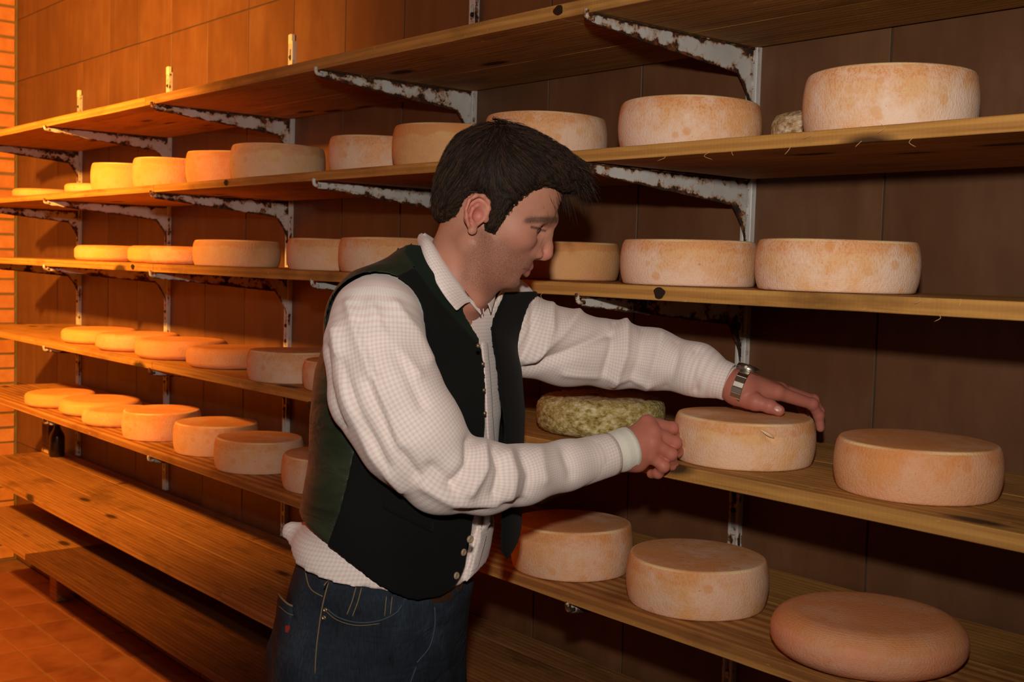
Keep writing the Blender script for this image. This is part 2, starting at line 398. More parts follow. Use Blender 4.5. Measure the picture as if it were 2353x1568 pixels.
SH_B = [2.009, 1.750, 1.514, 1.2235, .9595]; SH_T = [2.035, 1.772, 1.538, 1.247, .982]
def bracket_mesh(seed):
    r2 = np.random.default_rng(seed)
    ys = np.concatenate([np.linspace(-.0125, -.056, 12), np.linspace(-.066, -.458, 26)])
    def bot(y):
        d = -y
        if d < .056:
            t = (d-.0125)/(.056-.0125); return -.135+(.135-.053)*(t**.6)
        t = (d-.056)/(.458-.056); return -.053+.036*t
    rows = [0, .16, .5, .84, 1]; ev = [1, .30, .0, .30, 1]
    V, F, E = [], [], []
    for side in (-.0016, .0016):
        for y in ys:
            b = bot(y)+float(r2.normal(0, .0006))
            for q, e in zip(rows, ev): V.append((side, y, b*q)); E.append(e)
    n = len(ys); R = 5
    for s_ in range(2):
        o = s_*n*R
        for i in range(n-1):
            for j in range(R-1):
                q = (o+i*R+j, o+(i+1)*R+j, o+(i+1)*R+j+1, o+i*R+j+1); F.append(q if s_ else q[::-1])
    o = n*R
    for i in range(n-1):
        F.append((i*R, (i+1)*R, o+(i+1)*R, o+i*R)); F.append((i*R+R-1, o+i*R+R-1, o+(i+1)*R+R-1, (i+1)*R+R-1))
    for i in (0, n-1):
        for j in range(R-1): F.append((i*R+j, i*R+j+1, o+i*R+j+1, o+i*R+j))
    me = mesh('shelf_bracket', V, F, M_PAINT); set_edge(me, E)
    return me
def flange_mesh():
    # the folded top of the arm and the little upturned nose that stops the board
    bm = bmesh.new(); box_bm(bm, (-.009, -.458, -.0022), (.009, -.0125, -.0004), .0004)
    me = bm_mesh('top_flange', bm, M_PAINT); set_edge(me, [.8]*len(me.vertices)); return me
def nose_mesh():
    v, f = tube(spline([(0, -.452, -.010), (0, -.466, -.009), (0, -.4695, .000), (0, -.4685, .006)], 4), [.0045]*12+[.003], 8)
    me = mesh('nose', v, f, M_PAINT, True); set_edge(me, [.35]*len(v)); return me
br_me = [bracket_mesh(s) for s in (1, 2, 3)]; fl_me, no_me = flange_mesh(), nose_mesh()
SHELF_NAME = ['topmost shelf', 'upper cheese shelf', 'chin-high shelf', 'hand-height shelf', 'shelf below the hands']
for i, px in enumerate(POSTS):
    for j, zb in enumerate(SH_B):
        b = link('shelf_bracket', br_me[(i+2*j) % 3], None, (px, 0, zb-.0009))
        tag(b, 'chipped white bracket, %s rail from the brick wall, under the %s' % (ORD[i], SHELF_NAME[j]), 'bracket', 'shelf brackets on the tiled wall')
        link('top_flange', fl_me, b); link('nose', no_me, b)

# ------------------------------------------------------------------ shelves of pine boards
def plank_mesh(x0, x1, y0, y1, z0, z1, seed, mat, wob=.0016, front=True):
    """a sawn board with a slightly wandering edge and eased arrises; origin at its middle"""
    r2 = np.random.default_rng(seed); n = max(8, int((x1-x0)/.06)); xs = np.linspace(x0, x1, n)
    cx, cy, cz = (x0+x1)/2, (y0+y1)/2, (z0+z1)/2
    def wander(a):
        q = np.cumsum(r2.normal(0, 1, n)); q -= np.linspace(q[0], q[-1], n); return a*q/(np.abs(q).max()+1e-6)
    e = .0011
    wf, wt, wb = wander(wob), wander(wob*.6), wander(wob*.8)
    V, F = [], []
    for k in range(n):
        yf = y0+wf[k]; zt = z1+(wt[k] if front else 0)*.5; zb = z0+wb[k]*.5
        ring = [(yf, zb+e), (yf, zt-e), (yf+e, zt), (y1-e, z1), (y1, z1-e), (y1, z0+e), (y1-e, z0), (yf+e, zb)]
        V += [(xs[k]-cx, a-cy, b-cz) for a, b in ring]
    R = 8
    for k in range(n-1):
        for j in range(R): F.append((k*R+j, k*R+(j+1) % R, (k+1)*R+(j+1) % R, (k+1)*R+j))
    F.append(tuple(range(R-1, -1, -1))); F.append(tuple((n-1)*R+j for j in range(R)))
    return mesh('plank', V, F, mat), (cx, cy, cz)
XE, XR = -5.30, .62
SHELF_LAB = ['bare pine board shelf at the very top, above the white cheeses', 'pine shelf above head height holding the row of tall pale wheels', 'pine shelf at chin height behind the man in the vest, dark knot in its edge',
             'pine shelf the man works at, holding the cheese under his hands', 'pine shelf holding the round-edged reddish cheese at its right end']
JN = [(-3.44, -1.60), (-3.372, -.585), (-3.372, -.585), (-3.372, -.60), (-2.434, -.585)]
for j in range(5):
    sh = empty('shelf', ((XE+XR)/2, -.23, SH_T[j])); tag(sh, SHELF_LAB[j], 'shelf', 'pine board shelves on brackets')
    lo_ = Vector(sh.location)
    cuts = [XE, *JN[j], XR]
    for q in range(3):
        xa, xb = cuts[q]+.0012, cuts[q+1]-.0012
        for r_, (ya, yb) in enumerate(((-.461, -.2122), (-.2100, -.004))):
            if r_: xa2, xb2 = xa, xb
            else: xa2, xb2 = xa, xb
            # rear boards are notched clear of the rails by stopping just in front of them
            yb2 = yb if not r_ else -.0155
            me, c = plank_mesh(xa2, xb2, ya, yb2, SH_B[j]+.0002, SH_T[j], 100*j+10*q+r_, M_RING if (j == 4 and not r_) else M_WOOD)
            link('plank', me, sh, Vector(c)-lo_)
# the two low platforms: wider old boards on blocks
LOW = [('low_shelf', 'wide bare shelf of old boards below the last row of cheeses', .630, .655, (-.461, -.2870, -.283, -.112, -.109, -.0165)),
       ('low_shelf', 'lowest bare shelf of old boards, just above the clay floor', .398, .422, (-.461, -.2465, -.243, -.0165))]
for k, (nm, lab, zb, zt, ys) in enumerate(LOW):
    sh = empty(nm, (-2.3, -.23, zt)); tag(sh, lab, 'shelf', 'old low shelves'); lo_ = Vector(sh.location)
    cuts = [-5.44, -2.9, .62] if k == 0 else [-5.44, -4.53, -2.2, .62]
    for q in range(len(cuts)-1):
        for r_ in range(len(ys)//2):
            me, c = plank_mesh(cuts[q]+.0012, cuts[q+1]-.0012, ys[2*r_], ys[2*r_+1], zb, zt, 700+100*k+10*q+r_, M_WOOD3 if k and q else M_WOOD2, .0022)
            link('plank', me, sh, Vector(c)-lo_)
# dark knots in the front edges, built proud of the sawn face
M_KNOT = mat_plain('dark_knot', (.022, .010, .006), .7)
def knot(sh_name, x, z, a, b):
    sh = [o for o in COL.objects if o.get('category') == 'shelf' and abs(o.location.z-z) < .04][0]
    V = [(0, -.0014, 0)]; F = []
    for rr in (.6, 1.0):
        for t in np.linspace(0, 2*PI, 16, endpoint=False):
            V.append((a*rr*math.cos(t)*(1+.16*math.sin(3*t+x*9)+.08*math.sin(7*t)), -.0014*(1-rr)-.0002, b*rr*math.sin(t)))
    for k in range(16): F.append((0, 1+(k+1) % 16, 1+k)); F.append((1+k, 1+(k+1) % 16, 17+(k+1) % 16, 17+k))
    o = link('knot', mesh('knot', V, F, M_KNOT, True), sh, (x-sh.location.x, -.4632+.23, z-sh.location.z))
    return o
knot('s', -1.330, 1.5265, .0125, .0098); knot('s', -1.60, 2.024, .013, .009); knot('s', -2.90, 1.762, .010, .008); knot('s', -3.52, 1.527, .012, .008)
# torn fibres hanging from the sawn edges
M_FIBRE = mat_plain('pale_wood_fibre', (.62, .40, .18), .8)
for z, xs in ((1.752, (-1.19, -1.08, -1.235, -.96, -1.33, -.88)), (1.773, (-1.05, -.93)), (1.5385, (-.86, -.80)), (1.517, (-1.62, -.83))):
    sh = [o for o in COL.objects if o.get('category') == 'shelf' and abs(o.location.z-z) < .04][0]
    for x in xs:
        a_ = rng.normal(0, 1, 3); p0 = np.array([x, -.4615, z]); L_ = float(rng.uniform(.006, .014))
        v_, f_ = tube(spline([p0, p0+np.array([.35*L_*a_[0], -.002, -.5*L_]), p0+np.array([.7*L_*a_[1], -.0035, -L_])], 3), [.0004]*6+[.0001], 5)
        link('splinter', mesh('splinter', np.array(v_)-np.array(sh.location), f_, M_FIBRE, True), sh)
# bearers under the low boards
BEAR = [(-5.30, 'left end'), (-3.37, 'third wall rail'), (-1.52, 'fifth wall rail'), (.3, 'far right')]
for k, (zb, zt) in enumerate(((.4225, .6295), (.0, .3975))):
    for q, (bx, where) in enumerate(BEAR):
        o = link('bearer_block', box_mesh('bearer_block', (-.045, -.035, 0), (.045, .035, zt-zb), M_WOOD2, .004), None, (bx, -.060, zb))
        tag(o, 'old wooden block carrying the %s at its %s' % (('wide low shelf', 'lowest shelf')[k], where if 'rail' not in where else 'part under the '+where), 'block', 'blocks under the low shelves')

# things standing on the low shelf at the left
o = link('prop_board', plank_mesh(-.043, .043, -.012, .012, 0, .303, 5, mat_wood('grey_board', (.22, .14, .09), (.16, .10, .06), (.08, .045, .025), False))[0]); o.location = (-5.405, -.085, .655+.1515)
tag(o, 'upright grey-brown board propping the cheese shelf at its brick wall end', 'board')
ob = link('foot', box_mesh('foot', (-.0428, -.0135, -.1512), (.0428, .0135, -.135), mat_plain('fresh_cut_wood', (.72, .50, .26), .7), .003), o); ob['label'] = 'pale freshly cut foot'
prof = [(0, 0), (.030, 0), (.033, .004), (.033, .085), (.030, .100), (.016, .125), (.0125, .135), (.0125, .155), (.015, .156), (.015, .166), (0, .166)]
V, F = [], []
for r_, z in prof: V += [(r_*math.cos(a), r_*math.sin(a), z) for a in np.linspace(0, 2*PI, 20, endpoint=False)]
for i in range(len(prof)-1):
    for a in range(20): F.append((i*20+a, i*20+(a+1) % 20, (i+1)*20+(a+1) % 20, (i+1)*20+a))
M_BOTTLE = mat_plain('dark_brown_bottle', (.022, .010, .006), .25, .5)
o = link('small_bottle', mesh('small_bottle', V, F, M_BOTTLE, True), None, (-5.285, -.085, .655)); tag(o, 'small dark brown bottle standing behind the propping board on the low shelf', 'bottle')

# ------------------------------------------------------------------ cheeses
def cheese_mesh(r, h, style, seed, seg=72, dense=False):
    r2 = np.random.default_rng(seed); P = []   # (radius, z, rim, top)
    def arc(cx, cz, ra, rb, a0, a1, n): return [(cx+ra*math.cos(t), cz+rb*math.sin(t)) for t in np.linspace(a0, a1, n)]
    if style == 'wheel':
        rb = r*.955; e = .0055
        pts = [(0, .0015), (rb*.6, .0008), (rb-.010, 0)]+arc(rb-e, e, e, e, -PI/2, -.15, 4)
        n = 22 if dense else 9
        for t in np.linspace(.06, .94, n): pts.append((rb+(r-rb)*(1-(2*t-1)**2)**.8, e+(h-e-.003)*t))
        pts += [(rb+.0005, h-.0052)]; i0 = len(pts)
        pts += [(rb-.0006, h-.0030), (rb-.0020, h-.0012), (rb-.0042, h-.0004)]; i1 = len(pts)
        pts += [(rb-.0062, h-.0003), (rb*.86, h+.0004), (rb*.6, h+.0010), (rb*.3, h+.0012), (0, h+.0012)]
    else:
        e = h*(.46 if style == 'round' else .34); ex = e*1.25
        pts = [(0, .001), (r*.5, 0), (r-ex-.01, 0)]+arc(r-ex, e, ex, e, -PI/2, 0, 9)[:-1]
        pts += arc(r-ex, h-e, ex, e, 0, PI/2, 9); i0 = i1 = -1
        pts += [(r-ex-.012, h+.0003), (r*.5, h+.001), (r*.25, h+.0016), (0, h+.0018)]
    ph = r2.uniform(0, 6.28, 6); tl = r2.normal(0, .006, 2)
    V, RIM, TOP, HG = [], [], [], []
    th = np.linspace(0, 2*PI, seg, endpoint=False)
    for k, (a, z) in enumerate(pts):
        wob = 1+.007*np.sin(2*th+ph[0])+.004*np.sin(3*th+ph[1])+.002*np.sin(7*th+ph[2])
        zz = z*(1+min(1.0, a/(r*.9))*(.012*np.sin(th+ph[3])+.008*np.sin(2*th+ph[4])))
        if style == 'mouldy': wob = wob+r2.normal(0, .006, seg); zz = zz+(z > .005)*r2.normal(0, .0012, seg)
        for q in range(seg): V.append((a*wob[q]*math.cos(th[q]), a*wob[q]*math.sin(th[q]), max(0, zz[q])))
        RIM += [(.85 if i0 <= k < i1 and i0 > 0 else 0)*(.55+.45*math.sin(5*t+ph[5])) for t in th]
        HG += [z/h]*seg
        TOP += [1.0 if z >= h-.0035 else 0.0]*seg
    F = [(k*seg+q, k*seg+(q+1) % seg, (k+1)*seg+(q+1) % seg, (k+1)*seg+q) for k in range(len(pts)-1) for q in range(seg)]
    me = mesh('cheese_wheel', V, F, M_MOLD if style == 'mouldy' else M_CHEESE, True)
    for nm, val in (('rim', RIM), ('top', TOP), ('hgt', HG)):
        a = me.attributes.new(nm, 'FLOAT', 'POINT'); a.data.foreach_set('value', np.array(val, np.float32))
    return me
G2, G3, G4, G5 = 'cheeses on the upper shelf', 'cheeses on the chin-high shelf', 'cheeses on the shelf at hand height', 'cheeses on the shelf below the hands'
# shelf, x, y, radius, height, style, (bloom, orange, ruddy), label
CH = [
 (1, -4.738, -.316, .125, .034, 'flat', (.2, .9, .1), 'flat orange cheese on the upper shelf, nearest the brick wall'),
 (1, -4.170, -.316, .122, .034, 'flat', (.2, .9, .0), 'flat yellow cheese on upper shelf, half hidden by first tall wheel'),
 (1, -3.912, -.316, .125, .093, 'wheel', (.12, 1., .2), 'tall cheese wheel on the upper shelf just right of the two flat ones'),
 (1, -3.562, -.316, .125, .093, 'wheel', (.2, 1., .2), 'second tall wheel from the brick wall on the upper shelf'),
 (1, -3.172, -.316, .125, .093, 'wheel', (.25, 1., .6), 'reddish tall wheel on the upper shelf, half hidden by a wide cream one'),
 (1, -2.894, -.312, .129, .096, 'wheel', (.45, .1, .0), 'wide cream wheel on the upper shelf, shaded on its right flank'),
 (1, -2.384, -.316, .125, .083, 'wheel', (.75, .25, .3), 'pinkish wheel on the upper shelf left of the smooth buff wheel'),
 (1, -2.117, -.316, .125, .092, 'wheel', (.12, .30, .0), 'smooth buff wheel on the upper shelf, left of the hair of the man'),
 (1, -1.791, -.316, .125, .089, 'wheel', (.8, .45, .1), 'wheel on the upper shelf rising right behind the hair of the man'),
 (1, -1.409, -.315, .126, .084, 'wheel', (.95, .50, .2), 'pink and orange spotted wheel on the upper shelf beside the tiny mouldy cheese'),
 (1, -1.232, -.215, .062, .064, 'mouldy', (.5, .9, .1), 'tiny mouldy brown cheese squeezed between two big wheels on the upper shelf'),
 (1, -1.013, -.314, .127, .093, 'wheel', (1.0, .15, .25), 'big pale wheel with cloth marks at the right end of the upper shelf'),
 (2, -4.063, -.316, .125, .054, 'flat', (.2, .85, .0), 'flat bright orange cheese on the chin-high shelf, nearest the brick wall'),
 (2, -3.757, -.250, .125, .056, 'flat', (.2, .95, .3), 'flat orange cheese, middle one of three flat ones on the chin-high shelf'),
 (2, -3.482, -.316, .125, .054, 'flat', (.35, .85, .5), 'flat reddish cheese touching the first tall wheel on the chin-high shelf'),
 (2, -3.120, -.317, .124, .074, 'wheel', (.3, .45, .0), 'ochre wheel with a dark right flank on the chin-high shelf'),
 (2, -2.585, -.312, .125, .079, 'wheel', (.5, .35, .2), 'wheel on the chin-high shelf, second left of the back of the man'),
 (2, -2.331, -.316, .125, .081, 'wheel', (.55, .45, .2), 'wheel on the chin-high shelf partly hidden by the back of the vest'),
 (2, -1.825, -.236, .125, .077, 'wheel', (.12, .40, .1), 'smooth tan wheel on the chin-high shelf just past the nose of the man'),
 (2, -1.396, -.319, .122, .078, 'wheel', (.8, .35, .2), 'pale pink wheel, middle of three right of the face on the chin-high shelf'),
 (2, -1.094, -.315, .126, .080, 'wheel', (.9, .35, .15), 'cloth-marked wheel at the right end of the chin-high shelf'),
 (3, -4.171, -.316, .132, .050, 'flat', (.15, .9, .0), 'flat orange cheese at the brick wall end of the shelf at hand height'),
 (3, -3.823, -.318, .138, .055, 'flat', (.25, 1., .45), 'second flat orange cheese on the shelf at hand height, darker on top'),
 (3, -3.480, -.318, .142, .058, 'flat', (.2, .85, .25), 'third flat orange cheese on the shelf at hand height, the widest of them'),
 (3, -3.141, -.322, .125, .058, 'flat', (.25, 1., .5), 'small reddish flat cheese tucked behind a tall pinkish wheel at hand height'),
 (3, -2.730, -.345, .122, .080, 'wheel', (.6, .35, .5), 'tall pinkish wheel left of the sleeve on the shelf at hand height'),
 (3, -2.478, -.322, .125, .072, 'wheel', (.5, .4, .3), 'wheel half hidden by the elbow of the near sleeve'),
 (3, -1.625, -.299, .125, .072, 'mouldy', (.5, .0, .1), 'olive-green mouldy cheese with rough rind behind the bandaged wrist'),
 (3, -1.256, -.322, .119, .078, 'wheel', (.60, .40, .0), 'pale cheese wheel with a nicked rind, held by both hands of the man'),
 (3, -.937, -.314, .121, .077, 'wheel', (.30, 1., .3), 'orange-topped wheel standing alone right of the one in the hands'),
 (4, -4.530, -.330, .130, .052, 'flat', (.15, 1., .2), 'flat bright orange cheese nearest the brick wall, on the shelf below the hands'),
 (4, -4.243, -.285, .145, .054, 'flat', (.15, .8, .0), 'second flat orange cheese from the brick wall on the shelf below the hands'),
 (4, -3.945, -.325, .128, .052, 'flat', (.5, .7, .45), 'flat pinkish cheese left of the first tall wheel, shelf below the hands'),
 (4, -3.599, -.329, .125, .089, 'wheel', (.35, .75, .35), 'first tall wheel from the brick wall on the shelf below the hands'),
 (4, -3.248, -.311, .125, .090, 'wheel', (.4, .55, .2), 'second tall buff wheel on the shelf below the hands'),
 (4, -2.931, -.336, .123, .088, 'wheel', (.5, .3, .3), 'third tall buff wheel from the brick wall, shelf below the hands'),
 (4, -2.585, -.316, .125, .089, 'wheel', (.5, .45, .3), 'wheel half hidden by the satin back of the vest'),
 (4, -1.646, -.344, .119, .092, 'wheel', (.55, .4, .3), 'wheel right beside the hanging front of the vest'),
 (4, -1.347, -.322, .125, .085, 'wheel', (.60, .50, .1), 'wheel with pale netted top, left of the round-edged reddish cheese'),
 (4, -.998, -.328, .146, .070, 'round', (.22, 1., 1.0), 'round-edged reddish orange cheese at the lower right corner'),
]
CHEESE = {}
for q, (sh_, x_, y_, r_, h_, st, colr, lab) in enumerate(CH):
    held = 'nicked' in lab
    me = cheese_mesh(r_, h_, st, 40+q, 180 if held else (96 if x_ > -2 else 56), held)
    o = link('cheese_wheel', me, None, (x_, y_, SH_T[sh_]+.0006)); o.color = (*colr, 1); o.rotation_euler = (0, 0, float(rng.uniform(0, .25)))
    tag(o, lab, 'cheese', (None, G2, G3, G4, G5)[sh_]); CHEESE[lab] = o
    if held:
        o.rotation_euler = (0, 0, 0)
        # the nick in the rind: a shallow torn gouge below the top edge, with a lifted flake
        ang = math.atan2(-.529, .845); c = Vector((.1145*math.cos(ang), .1145*math.sin(ang), .057)); rad = Vector((math.cos(ang), math.sin(ang), 0)); tang = Vector((-math.sin(ang), math.cos(ang), 0))
        for v in me.vertices:
            d = v.co-c; a_, b_ = d.dot(tang), d.z
            if d.dot(rad) < -.03: continue
            s_ = (a_*.80-b_*.6); t_ = (a_*.6+b_*.80)
            g = math.exp(-(s_/.0135)**2-(t_/.0055)**2); v.co -= rad*g*.0085
            g2 = math.exp(-((s_)/.012)**2-((t_-.009)/.003)**2); v.co += rad*g2*.0020
        V = []
        for t in np.linspace(0, 1, 7):
            p = c+rad*(.0012+.0035*math.sin(PI*t))+tang*(-.014+.024*t)+Vector((0, 0, .012-.014*t)); wdt = .0028*math.sin(PI*(.1+.8*t))
            n_ = tang*.45+Vector((0, 0, .85)); V += [p+n_*wdt, p+rad*.0012, p-n_*wdt]
        F = [(3*i+j, 3*i+j+1, 3*i+j+4, 3*i+j+3) for i in range(6) for j in range(2)]
        f_ = link('rind_flake', mesh('rind_flake', V, F, mat_plain('torn_rind', (.84, .62, .38), .8), True), o); f_['label'] = 'torn pale flake of rind'
        md = f_.modifiers.new('thick', 'SOLIDIFY'); md.thickness = .0012
# ------------------------------------------------------------------ sculpting tools: distance fields and surface nets
class Field:
    def __init__(s, lo, hi, h):
        s.lo = np.array(lo, float); s.h = h; s.n = np.ceil((np.array(hi)-s.lo)/h).astype(int)+1
        s.ax = [(s.lo[i]+h*np.arange(s.n[i])).astype(np.float32) for i in range(3)]
        s.D = np.full(s.n, .5, np.float32)
    def win(s, lo, hi):
        a = np.clip(np.floor((np.array(lo)-s.lo)/s.h).astype(int), 0, s.n); b = np.clip(np.ceil((np.array(hi)-s.lo)/s.h).astype(int)+1, 0, s.n)
        sl = tuple(slice(a[i], b[i]) for i in range(3))
        return sl, s.ax[0][sl[0]][:, None, None], s.ax[1][sl[1]][None, :, None], s.ax[2][sl[2]][None, None, :]
    def full(s): return s.ax[0][:, None, None], s.ax[1][None, :, None], s.ax[2][None, None, :]
    def op(s, fn, lo, hi, k, sub=False):
        pad = max(k, 0)+3*s.h
        sl, X, Y, Z = s.win(np.array(lo)-pad, np.array(hi)+pad)
        if 0 in s.D[sl].shape: return
        d = fn(X, Y, Z).astype(np.float32); A = s.D[sl]
        if sub:
            d = -d
            R = np.maximum(A, d)
            if k > 0: q = np.maximum(k-np.abs(A-d), 0)/k; R = R+q*q*k*.25
        else:
            R = np.minimum(A, d)
            if k > 0: q = np.maximum(k-np.abs(A-d), 0)/k; R = R-q*q*k*.25
        s.D[sl] = R
    def cone(s, a, b, ra, rb=None, k=.01, sub=False):
        rb = ra if rb is None else rb; a, b = np.array(a, float), np.array(b, float); ab = b-a; L2 = float(ab@ab)+1e-12; r = max(ra, rb)
        def fn(X, Y, Z):
            t = np.clip(((X-a[0])*ab[0]+(Y-a[1])*ab[1]+(Z-a[2])*ab[2])/L2, 0, 1)
            return np.sqrt((X-a[0]-t*ab[0])**2+(Y-a[1]-t*ab[1])**2+(Z-a[2]-t*ab[2])**2)-(ra+(rb-ra)*t)
        s.op(fn, np.minimum(a, b)-r, np.maximum(a, b)+r, k, sub)
    def chain(s, pts, rad, k=.01, sub=False):
        for i in range(len(pts)-1): s.cone(pts[i], pts[i+1], rad[i], rad[i+1], k, sub)
    def ell(s, c, r, k=.01, sub=False, rot=None):
        c = np.array(c, float); r = np.array(r, float); M = np.eye(3) if rot is None else np.array(rot)
        def fn(X, Y, Z):
            x, y, z = X-c[0], Y-c[1], Z-c[2]
            p = [(M[i, 0]*x+M[i, 1]*y+M[i, 2]*z) for i in range(3)]
            k0 = np.sqrt((p[0]/r[0])**2+(p[1]/r[1])**2+(p[2]/r[2])**2); k1 = np.sqrt((p[0]/r[0]**2)**2+(p[1]/r[1]**2)**2+(p[2]/r[2]**2)**2)+1e-9
            return k0*(k0-1)/k1
        R = r.max() if rot is not None else r
        s.op(fn, c-R, c+R, k, sub)
    def cut(s, d):                       # keep where d < 0
        s.D = np.maximum(s.D, d.astype(np.float32))
    def mesh(s):
        D = s.D; S = D < 0
        c = np.zeros(np.array(D.shape)-1, np.uint8)
        for i in (0, 1):
            for j in (0, 1):
                for k in (0, 1): c += S[i:D.shape[0]-1+i, j:D.shape[1]-1+j, k:D.shape[2]-1+k]
        I = np.argwhere((c > 0) & (c < 8)); idx = -np.ones(c.shape, np.int64); idx[tuple(I.T)] = np.arange(len(I))
        P = np.zeros((len(I), 3)); N = np.zeros(len(I)); cor = [(i, j, k) for i in (0, 1) for j in (0, 1) for k in (0, 1)]
        val = {q: D[I[:, 0]+q[0], I[:, 1]+q[1], I[:, 2]+q[2]] for q in cor}
        for q in cor:
            for ax in range(3):
                if q[ax]: continue
                q2 = tuple(1 if t == ax else q[t] for t in range(3)); a, b = val[q], val[q2]; m = (a < 0) != (b < 0)
                t = a[m]/(a[m]-b[m]); pt = np.repeat(np.array([q], float), m.sum(), 0); pt[:, ax] += t; P[m] += pt; N[m] += 1
        V = s.lo+s.h*(I+P/N[:, None]); F = []
        for ax in range(3):
            o = [t for t in range(3) if t != ax]
            a = S[tuple(slice(0, -1) if t == ax else slice(1, -1) for t in range(3))]; b = S[tuple(slice(1, None) if t == ax else slice(1, -1) for t in range(3))]
            for sgn, msk in ((0, a & ~b), (1, b & ~a)):
                E = np.argwhere(msk)
                if not len(E): continue
                E = E+np.array([0 if t == ax else 1 for t in range(3)])
                q = []
                for d1, d2 in ((0, 0), (1, 0), (1, 1), (0, 1)):
                    e = E.copy(); e[:, o[0]] -= d1; e[:, o[1]] -= d2; q.append(idx[e[:, 0], e[:, 1], e[:, 2]])
                Q = np.stack(q, 1)
                if (sgn == 0) == (ax == 1): Q = Q[:, ::-1]
                F.append(Q)
        F = np.concatenate(F) if F else np.zeros((0, 4), int)
        F = F[(F >= 0).all(1)]
        return V, F
def np_mesh(name, V, F, mat, smooth=True):
    me = bpy.data.meshes.new(name); me.vertices.add(len(V)); me.vertices.foreach_set('co', np.asarray(V, np.float32).ravel())
    me.loops.add(F.size); me.loops.foreach_set('vertex_index', F.astype(np.int32).ravel())
    me.polygons.add(len(F)); me.polygons.foreach_set('loop_start', np.arange(len(F), dtype=np.int32)*F.shape[1])
    try: me.polygons.foreach_set('loop_total', np.full(len(F), F.shape[1], np.int32))
    except Exception: pass
    me.update(calc_edges=True); me.validate(); me.polygons.foreach_set('use_smooth', [bool(smooth)]*len(me.polygons))
    if mat: me.materials.append(mat)
    return me
def relax(V, F, it=2, lam=.5):
    E = np.concatenate([F[:, [i, (i+1) % F.shape[1]]] for i in range(F.shape[1])]); E = np.concatenate([E, E[:, ::-1]])
    for _ in range(it):
        S_ = np.zeros_like(V); C_ = np.bincount(E[:, 0], minlength=len(V))
        for ax in range(3): S_[:, ax] = np.bincount(E[:, 0], V[E[:, 1], ax], minlength=len(V))
        V = V+lam*(S_/np.maximum(C_, 1)[:, None]-V)
    return V
def normals(V, F):
    n = np.cross(V[F[:, 2]]-V[F[:, 0]], V[F[:, 3]]-V[F[:, 1]]) if F.shape[1] == 4 else np.cross(V[F[:, 1]]-V[F[:, 0]], V[F[:, 2]]-V[F[:, 0]])
    N = np.zeros_like(V)
    for j in range(F.shape[1]):
        for ax in range(3): N[:, ax] += np.bincount(F[:, j], n[:, ax], minlength=len(V))
    return N/(np.linalg.norm(N, axis=1)[:, None]+1e-12)
def vec_attr(me, name, A, kind='FLOAT_VECTOR'):
    a = me.attributes.new(name, kind, 'POINT'); a.data.foreach_set('vector' if kind == 'FLOAT_VECTOR' else 'color', np.asarray(A, np.float32).ravel())
def smoothstep(a, b, x): t = np.clip((x-a)/(b-a), 0, 1); return t*t*(3-2*t)
def seg_dist2(P, pts):
    """distance of 2-D points P to a polyline"""
    d = np.full(len(P), 9.0)
    for a, b in zip(pts[:-1], pts[1:]):
        a, b = np.array(a), np.array(b); ab = b-a; t = np.clip(((P-a)@ab)/(ab@ab+1e-12), 0, 1); d = np.minimum(d, np.linalg.norm(P-a-t[:, None]*ab, axis=1))
    return d

# ------------------------------------------------------------------ the man
# his own frame: origin on the floor between his feet, +x where the shelves run to the right of him, +y towards the shelves, +z up
person = empty('person', (-1.4760, -0.9147, 0), CAM_YAW)
tag(person, 'dark-haired man in black vest and pink checked shirt leaning to hold a cheese', 'person')
M_SKIN, M_HAIR = mat_skin(), mat_hair('dark_brown_hair', (.010, .006, .004))
M_CHECK = mat_check(); M_WOOL = mat_cloth('black_wool', (.0042, .0046, .0040), .95, 500, .02); M_SATIN = mat_satin(); M_DENIM = mat_denim()
M_GREEN = mat_cloth('dark_green_wool', (.006, .015, .007), .95, 500, .03)
M_BAND = mat_cloth('white_gauze', (.74, .72, .62), .95, 300, .3, .5, .08)
FX_ = np.array([.857, -.515, 0]); LX_ = np.array([.515, .857, 0])         # his chest faces FX_, his left side is LX_

# ---- head, built in its own frame: u forward, w to his left, v up; origin between the ears
HS = 1.057; HC = np.array((0.1342, 0.0887, 1.6413)); th_, ps_ = math.radians(23), math.radians(7)
hu = np.array([math.cos(th_)*math.cos(ps_), math.cos(th_)*math.sin(ps_), -math.sin(th_)]); hw = np.array([-math.sin(ps_), math.cos(ps_), 0]); hv = np.cross(hu, hw)
HM = np.stack([hu, hw, hv])                                # rows
def to_head(p): return HM@((np.array(p, float)-HC)/HS)
def from_head(V): return HC+HS*(np.asarray(V)@HM)
def skull(f):
    f.ell((.018, 0, .056), (.083, .073, .080), 0)
    f.ell((.052, 0, .058), (.058, .060, .056), .03)
    f.ell((.050, 0, -.005), (.052, .057, .078), .03)
    for s_ in (-1, 1):
        f.cone((.010, s_*.050, -.040), (.080, s_*.016, -.064), .017, .014, .022)
        f.ell((.066, s_*.043, .000), (.026, .018, .017), .02)
